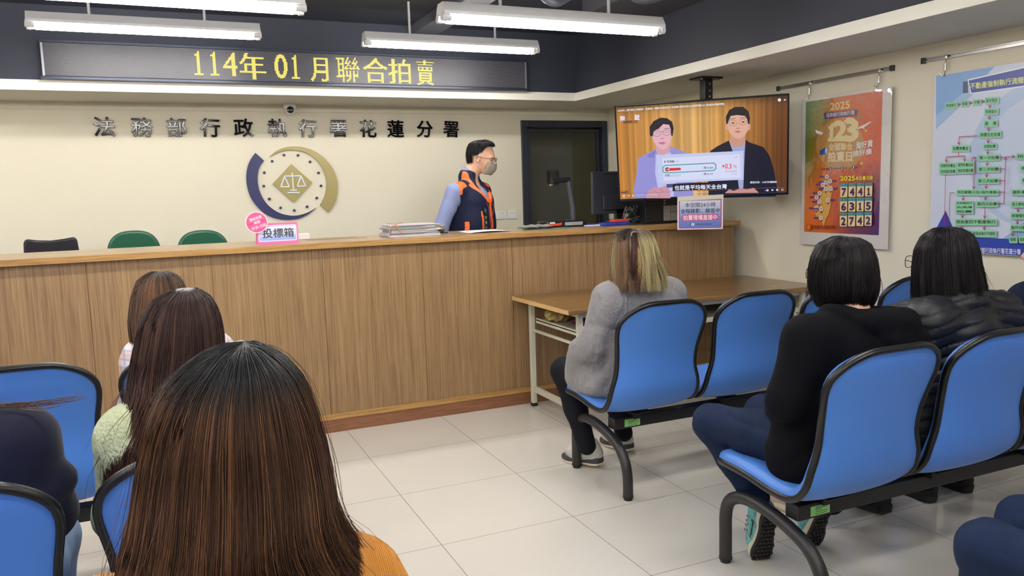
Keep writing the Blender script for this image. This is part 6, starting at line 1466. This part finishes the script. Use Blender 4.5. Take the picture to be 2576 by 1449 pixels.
# ------------------------------------------------------------------ standing man behind the counter
mx0, my0 = 2.11, 5.48; ya = -PI/2+.62      # body heading: towards the camera and to the right
yb = math.atan2(-math.cos(ya), math.sin(ya))
def YW(deg): return math.radians(deg)
BY = YW(-146)      # +y rotated: body faces right and a little to the camera
HY = YW(-127)
RB_ = rot(BY); org = np.array([mx0, my0, 0])
G_ = lambda x, y, z: org+RB_ @ np.array([x, y, z])
hd = org+np.array([.088, -.03, 1.655]); RH = rot(HY, -.3)
r = empty('person', tuple(org), 'standing person in a navy and orange vest with a face mask behind the counter', 'person')
nck = G_(0, -.01, 1.515); sho = {'L': G_(-.185, -.01, 1.415), 'R': G_(.185, -.01, 1.415)}; elb = {'L': G_(-.27, -.10, 1.12), 'R': G_(.27, -.10, 1.12)}; wri = {'L': G_(-.07, -.20, .93), 'R': G_(.07, -.22, .93)}
hip = {'L': G_(-.09, 0, .92), 'R': G_(.09, 0, .92)}; kn = {'L': G_(-.1, .02, .5), 'R': G_(.1, .02, .5)}; an = {'L': G_(-.11, 0, .1), 'R': G_(.11, 0, .1)}
B = Sdf(); head_prims(B, hd, RH, nck+np.array([0, 0, .01]), .054); B.chain([G_(0, 0, .95), G_(0, .0, 1.15), G_(0, 0, 1.34), nck], [.12, .11, .115, .055], .05)
for q, s_ in (('L', -1), ('R', 1)):
    B.chain([G_(s_*.1, 0, 1.4), sho[q], elb[q], wri[q]], [.06, .052, .04, .028], .02); hand(B, wri[q], wri[1*'L' if q == 'R' else 'R']-wri[q]+np.array([0, 0, -.05]), -(RB_ @ np.array([0, 1., 0])), s_); B.chain([hip[q], kn[q], an[q]], [.085, .055, .038], .03)
organic('body', B, SKIN, r, .006); eyes(r, hd, RH); glasses(r, hd, RH)
SHIRT = M('blue_shirt', (134, 144, 184), .75, bump=(300, .1), vary=(6, .05))
S_ = Sdf(); S_.chain([G_(0, 0, .95), G_(0, 0, 1.15), G_(0, 0, 1.34)], [.135, .125, .13], .05, (1.1, 1.1, 1)); S_.cap(G_(0, 0, 1.36), nck-np.array([0, 0, .03]), .09, .062, .03); S_.cap(nck-np.array([0, 0, .03]), nck+np.array([0, 0, .018]), .064, .066, .008); S_.ell(nck+RB_ @ np.array([0, .09, .0]), (.03, .05, .08), RB_, .01, True)
for q in 'LR': S_.chain([sho[q], elb[q], wri[q]], [.062, .050, .040], .05)
organic('shirt', S_, SHIRT, r, .008, wrinkle(.005, 22, 12))
T_ = Sdf(); T_.cap(hip['L'], hip['R'], .12, .12, .04)
for q in 'LR': T_.chain([hip[q], kn[q], an[q]], [.10, .075, .06], .03)
organic('trousers', T_, BLKT, r, .01)
NV = M('vest_navy', (26, 32, 56), .8, bump=(200, .1)); OR = M('vest_orange', (244, 104, 36), .6)
V_ = Sdf(); V_.chain([G_(0, 0, .98), G_(0, 0, 1.18), G_(0, 0, 1.33)], [.162, .150, .152], .05, (1.12, 1.12, 1)); V_.cap(G_(0, 0, 1.36), G_(0, 0, 1.45), .125, .088, .04)
for s_ in (-1, 1): V_.cap(G_(s_*.05, 0, 1.43), G_(s_*.155, -.005, 1.41), .066, .072, .03)
V_.cap(nck-np.array([0, 0, .03]), nck+np.array([0, 0, .0]), .076, .078, .012); V_.ell(G_(0, .13, 1.49), (.05, .075, .15), RB_, .01, True)
def vm(C):
    L_ = (C-org) @ RB_; x, y, z = L_[:, 0], L_[:, 1], L_[:, 2]
    o = ((np.abs(x) > .125) & (np.abs(x) < .20) & (z > 1.415-.25*(np.abs(x)-.10)) & (y > -.045) & (y < .06)); o |= (z > 1.572); o |= (z > 1.44) & (np.abs(np.abs(x)-.075) < .012) & (y > -.02)
    o |= (np.abs(x) < .014) & (y > 0) & (z < 1.40); o |= (y > .06) & (z > 1.33) & (np.abs(np.abs(x)-(z-1.33)*.62-.012) < .016) ; o |= (np.abs(np.abs(x)-.085) < .006) & (y > .04) & (z > 1.10) & (z < 1.27); o |= (np.abs(np.abs(x)-.165) < .007) & (z < 1.2) & (y > -.04) & (y < .1)
    return o.astype(int)
organic('vest', V_, [NV, OR], r, .004, None, matfn=vm)
# lanyard and badge
fy = lambda x, z: G_(x, .185-.02*(z-1.1), z)
b = MB(); b.tube([G_(-.05, .10, 1.44), fy(-.03, 1.3), fy(.006, 1.2), fy(.02, 1.15)], .003, 6); b.tube([G_(.05, .10, 1.44), fy(.04, 1.3), fy(.022, 1.15)], .003, 6); ln = b.build('lanyard', M('lanyard_maroon', (110, 30, 44), .6), r, smooth=True)
b = MB(); c_ = fy(.02, 1.11); T = Matrix.Translation(Vector(c_)) @ Matrix.Rotation(BY, 4, 'Z'); b.bbox(-.027, .027, .0, .006, -.04, .035, .003, T); b.build('badge', M('badge_brown', (122, 62, 48), .5), r)
b = MB(); b.bbox(-.004, .022, .0062, .0066, -.03, .02, .0002, T, 1); b.build('badge_print', M('badge_print', (206, 198, 186), .5), r)
Q = Flat(G_(0, .1905, 0), RB_ @ np.array([-1., 0, 0]), (0, 0, 1)); Q.O = np.array(G_(0, .1905, 0))
YT = (196, 172, 84)
Q = Flat(G_(.045, .186, 0), RB_ @ np.array([-1., 0, 0]), (0, 0, 1))
Q.ell(-.045, 1.275, .016, .018, (70, 110, 120), 18); Q.ell(-.047, 1.275, .012, .014, (30, 36, 58), 18); Q.ell(-.045, 1.275, .005, .006, (150, 190, 170), 10)
for k, t in enumerate('花蓮分署'): Q.text(t, -.048, 1.215-k*.036, -.03, 1.235-k*.036, YT, .03)
for k, t in enumerate('法務部行政執行署'): Q.text(t, -.066, 1.225-k*.018, -.056, 1.235-k*.018, YT, .03)
Q.build('embroidery', MATTE, r)
# mask
MK = M('mask_khaki', (150, 142, 128), .8); f = lambda p: hd+RH @ np.array(p, float)
V = []; m, n = 12, 16
for i in range(m+1):
    for j in range(n+1):
        u = -1+2*j/n; v = i/m; z_ = -.006-.10*v; x_ = .070*u*(1-.12*abs(v-.4)); bul = .118-.056*abs(u)**2.2-.045*max(0, v-.5)**1.2+.008*math.sin(v*PI)-.0022*((i % 4) == 2); V.append(f((x_, bul, z_)))
b = MB(); b.add(V, [(i*(n+1)+j, i*(n+1)+j+1, (i+1)*(n+1)+j+1, (i+1)*(n+1)+j) for i in range(m) for j in range(n)]); mk = b.build('face_mask', MK, r, smooth=True); md = mk.modifiers.new('s', 'SOLIDIFY'); md.thickness = .002
for s_ in (-1, 1):
    b = MB(); b.tube(smooth_path([f((s_*.064, .056, -.032)), f((s_*.074, .025, -.02)), f((s_*.082, -.008, .012)), f((s_*.086, -.026, -.004)), f((s_*.082, -.02, -.034)), f((s_*.072, .02, -.06)), f((s_*.060, .054, -.09))], 4), .0014, 6); b.build('ear_loop', MASKW, mk, smooth=True)
b = MB(); b.tube([f((-.03, .110, -.013)), f((0, .1195, -.010)), f((.03, .110, -.013))], .004, 6); b.build('nose_wire', MASKW, mk, smooth=True)
# hair: short, swept back; rows in head space, slightly tilted
h0 = hd
rows = [(h0[2]+.132, .003, .003, h0[0], h0[1]), (h0[2]+.127, .04, .05, h0[0]-.002, h0[1]), (h0[2]+.105, .07, .088, h0[0]-.004, h0[1]), (h0[2]+.07, .081, .104, h0[0]-.006, h0[1]), (h0[2]+.03, .082, .106, h0[0]-.010, h0[1]), (h0[2]-.005, .08, .10, h0[0]-.014, h0[1]), (h0[2]-.04, .074, .088, h0[0]-.02, h0[1])]
hair(r, rows, 2600, 101, cf((26, 25, 28), (28, 26, 28), (30, 28, 30), 0, 1, (60, 58, 62), .1), .0011, yaw=HY, open_=(-30, 210), fringe=lambda t_: h0[2]+.012+.066*np.clip(np.sin(t_)*1.5, 0, 1), jit=.06, wave=.003, guides=70, layer=.008, fly=.0)
for q, s_ in (('L', -1), ('R', 1)): shoe(r, tuple(an[q]+np.array([0, 0, -.1])+RB_ @ np.array([0, -.06, 0])), BY, 0, (BSH, BLK_SOLE, BSH), side=s_)
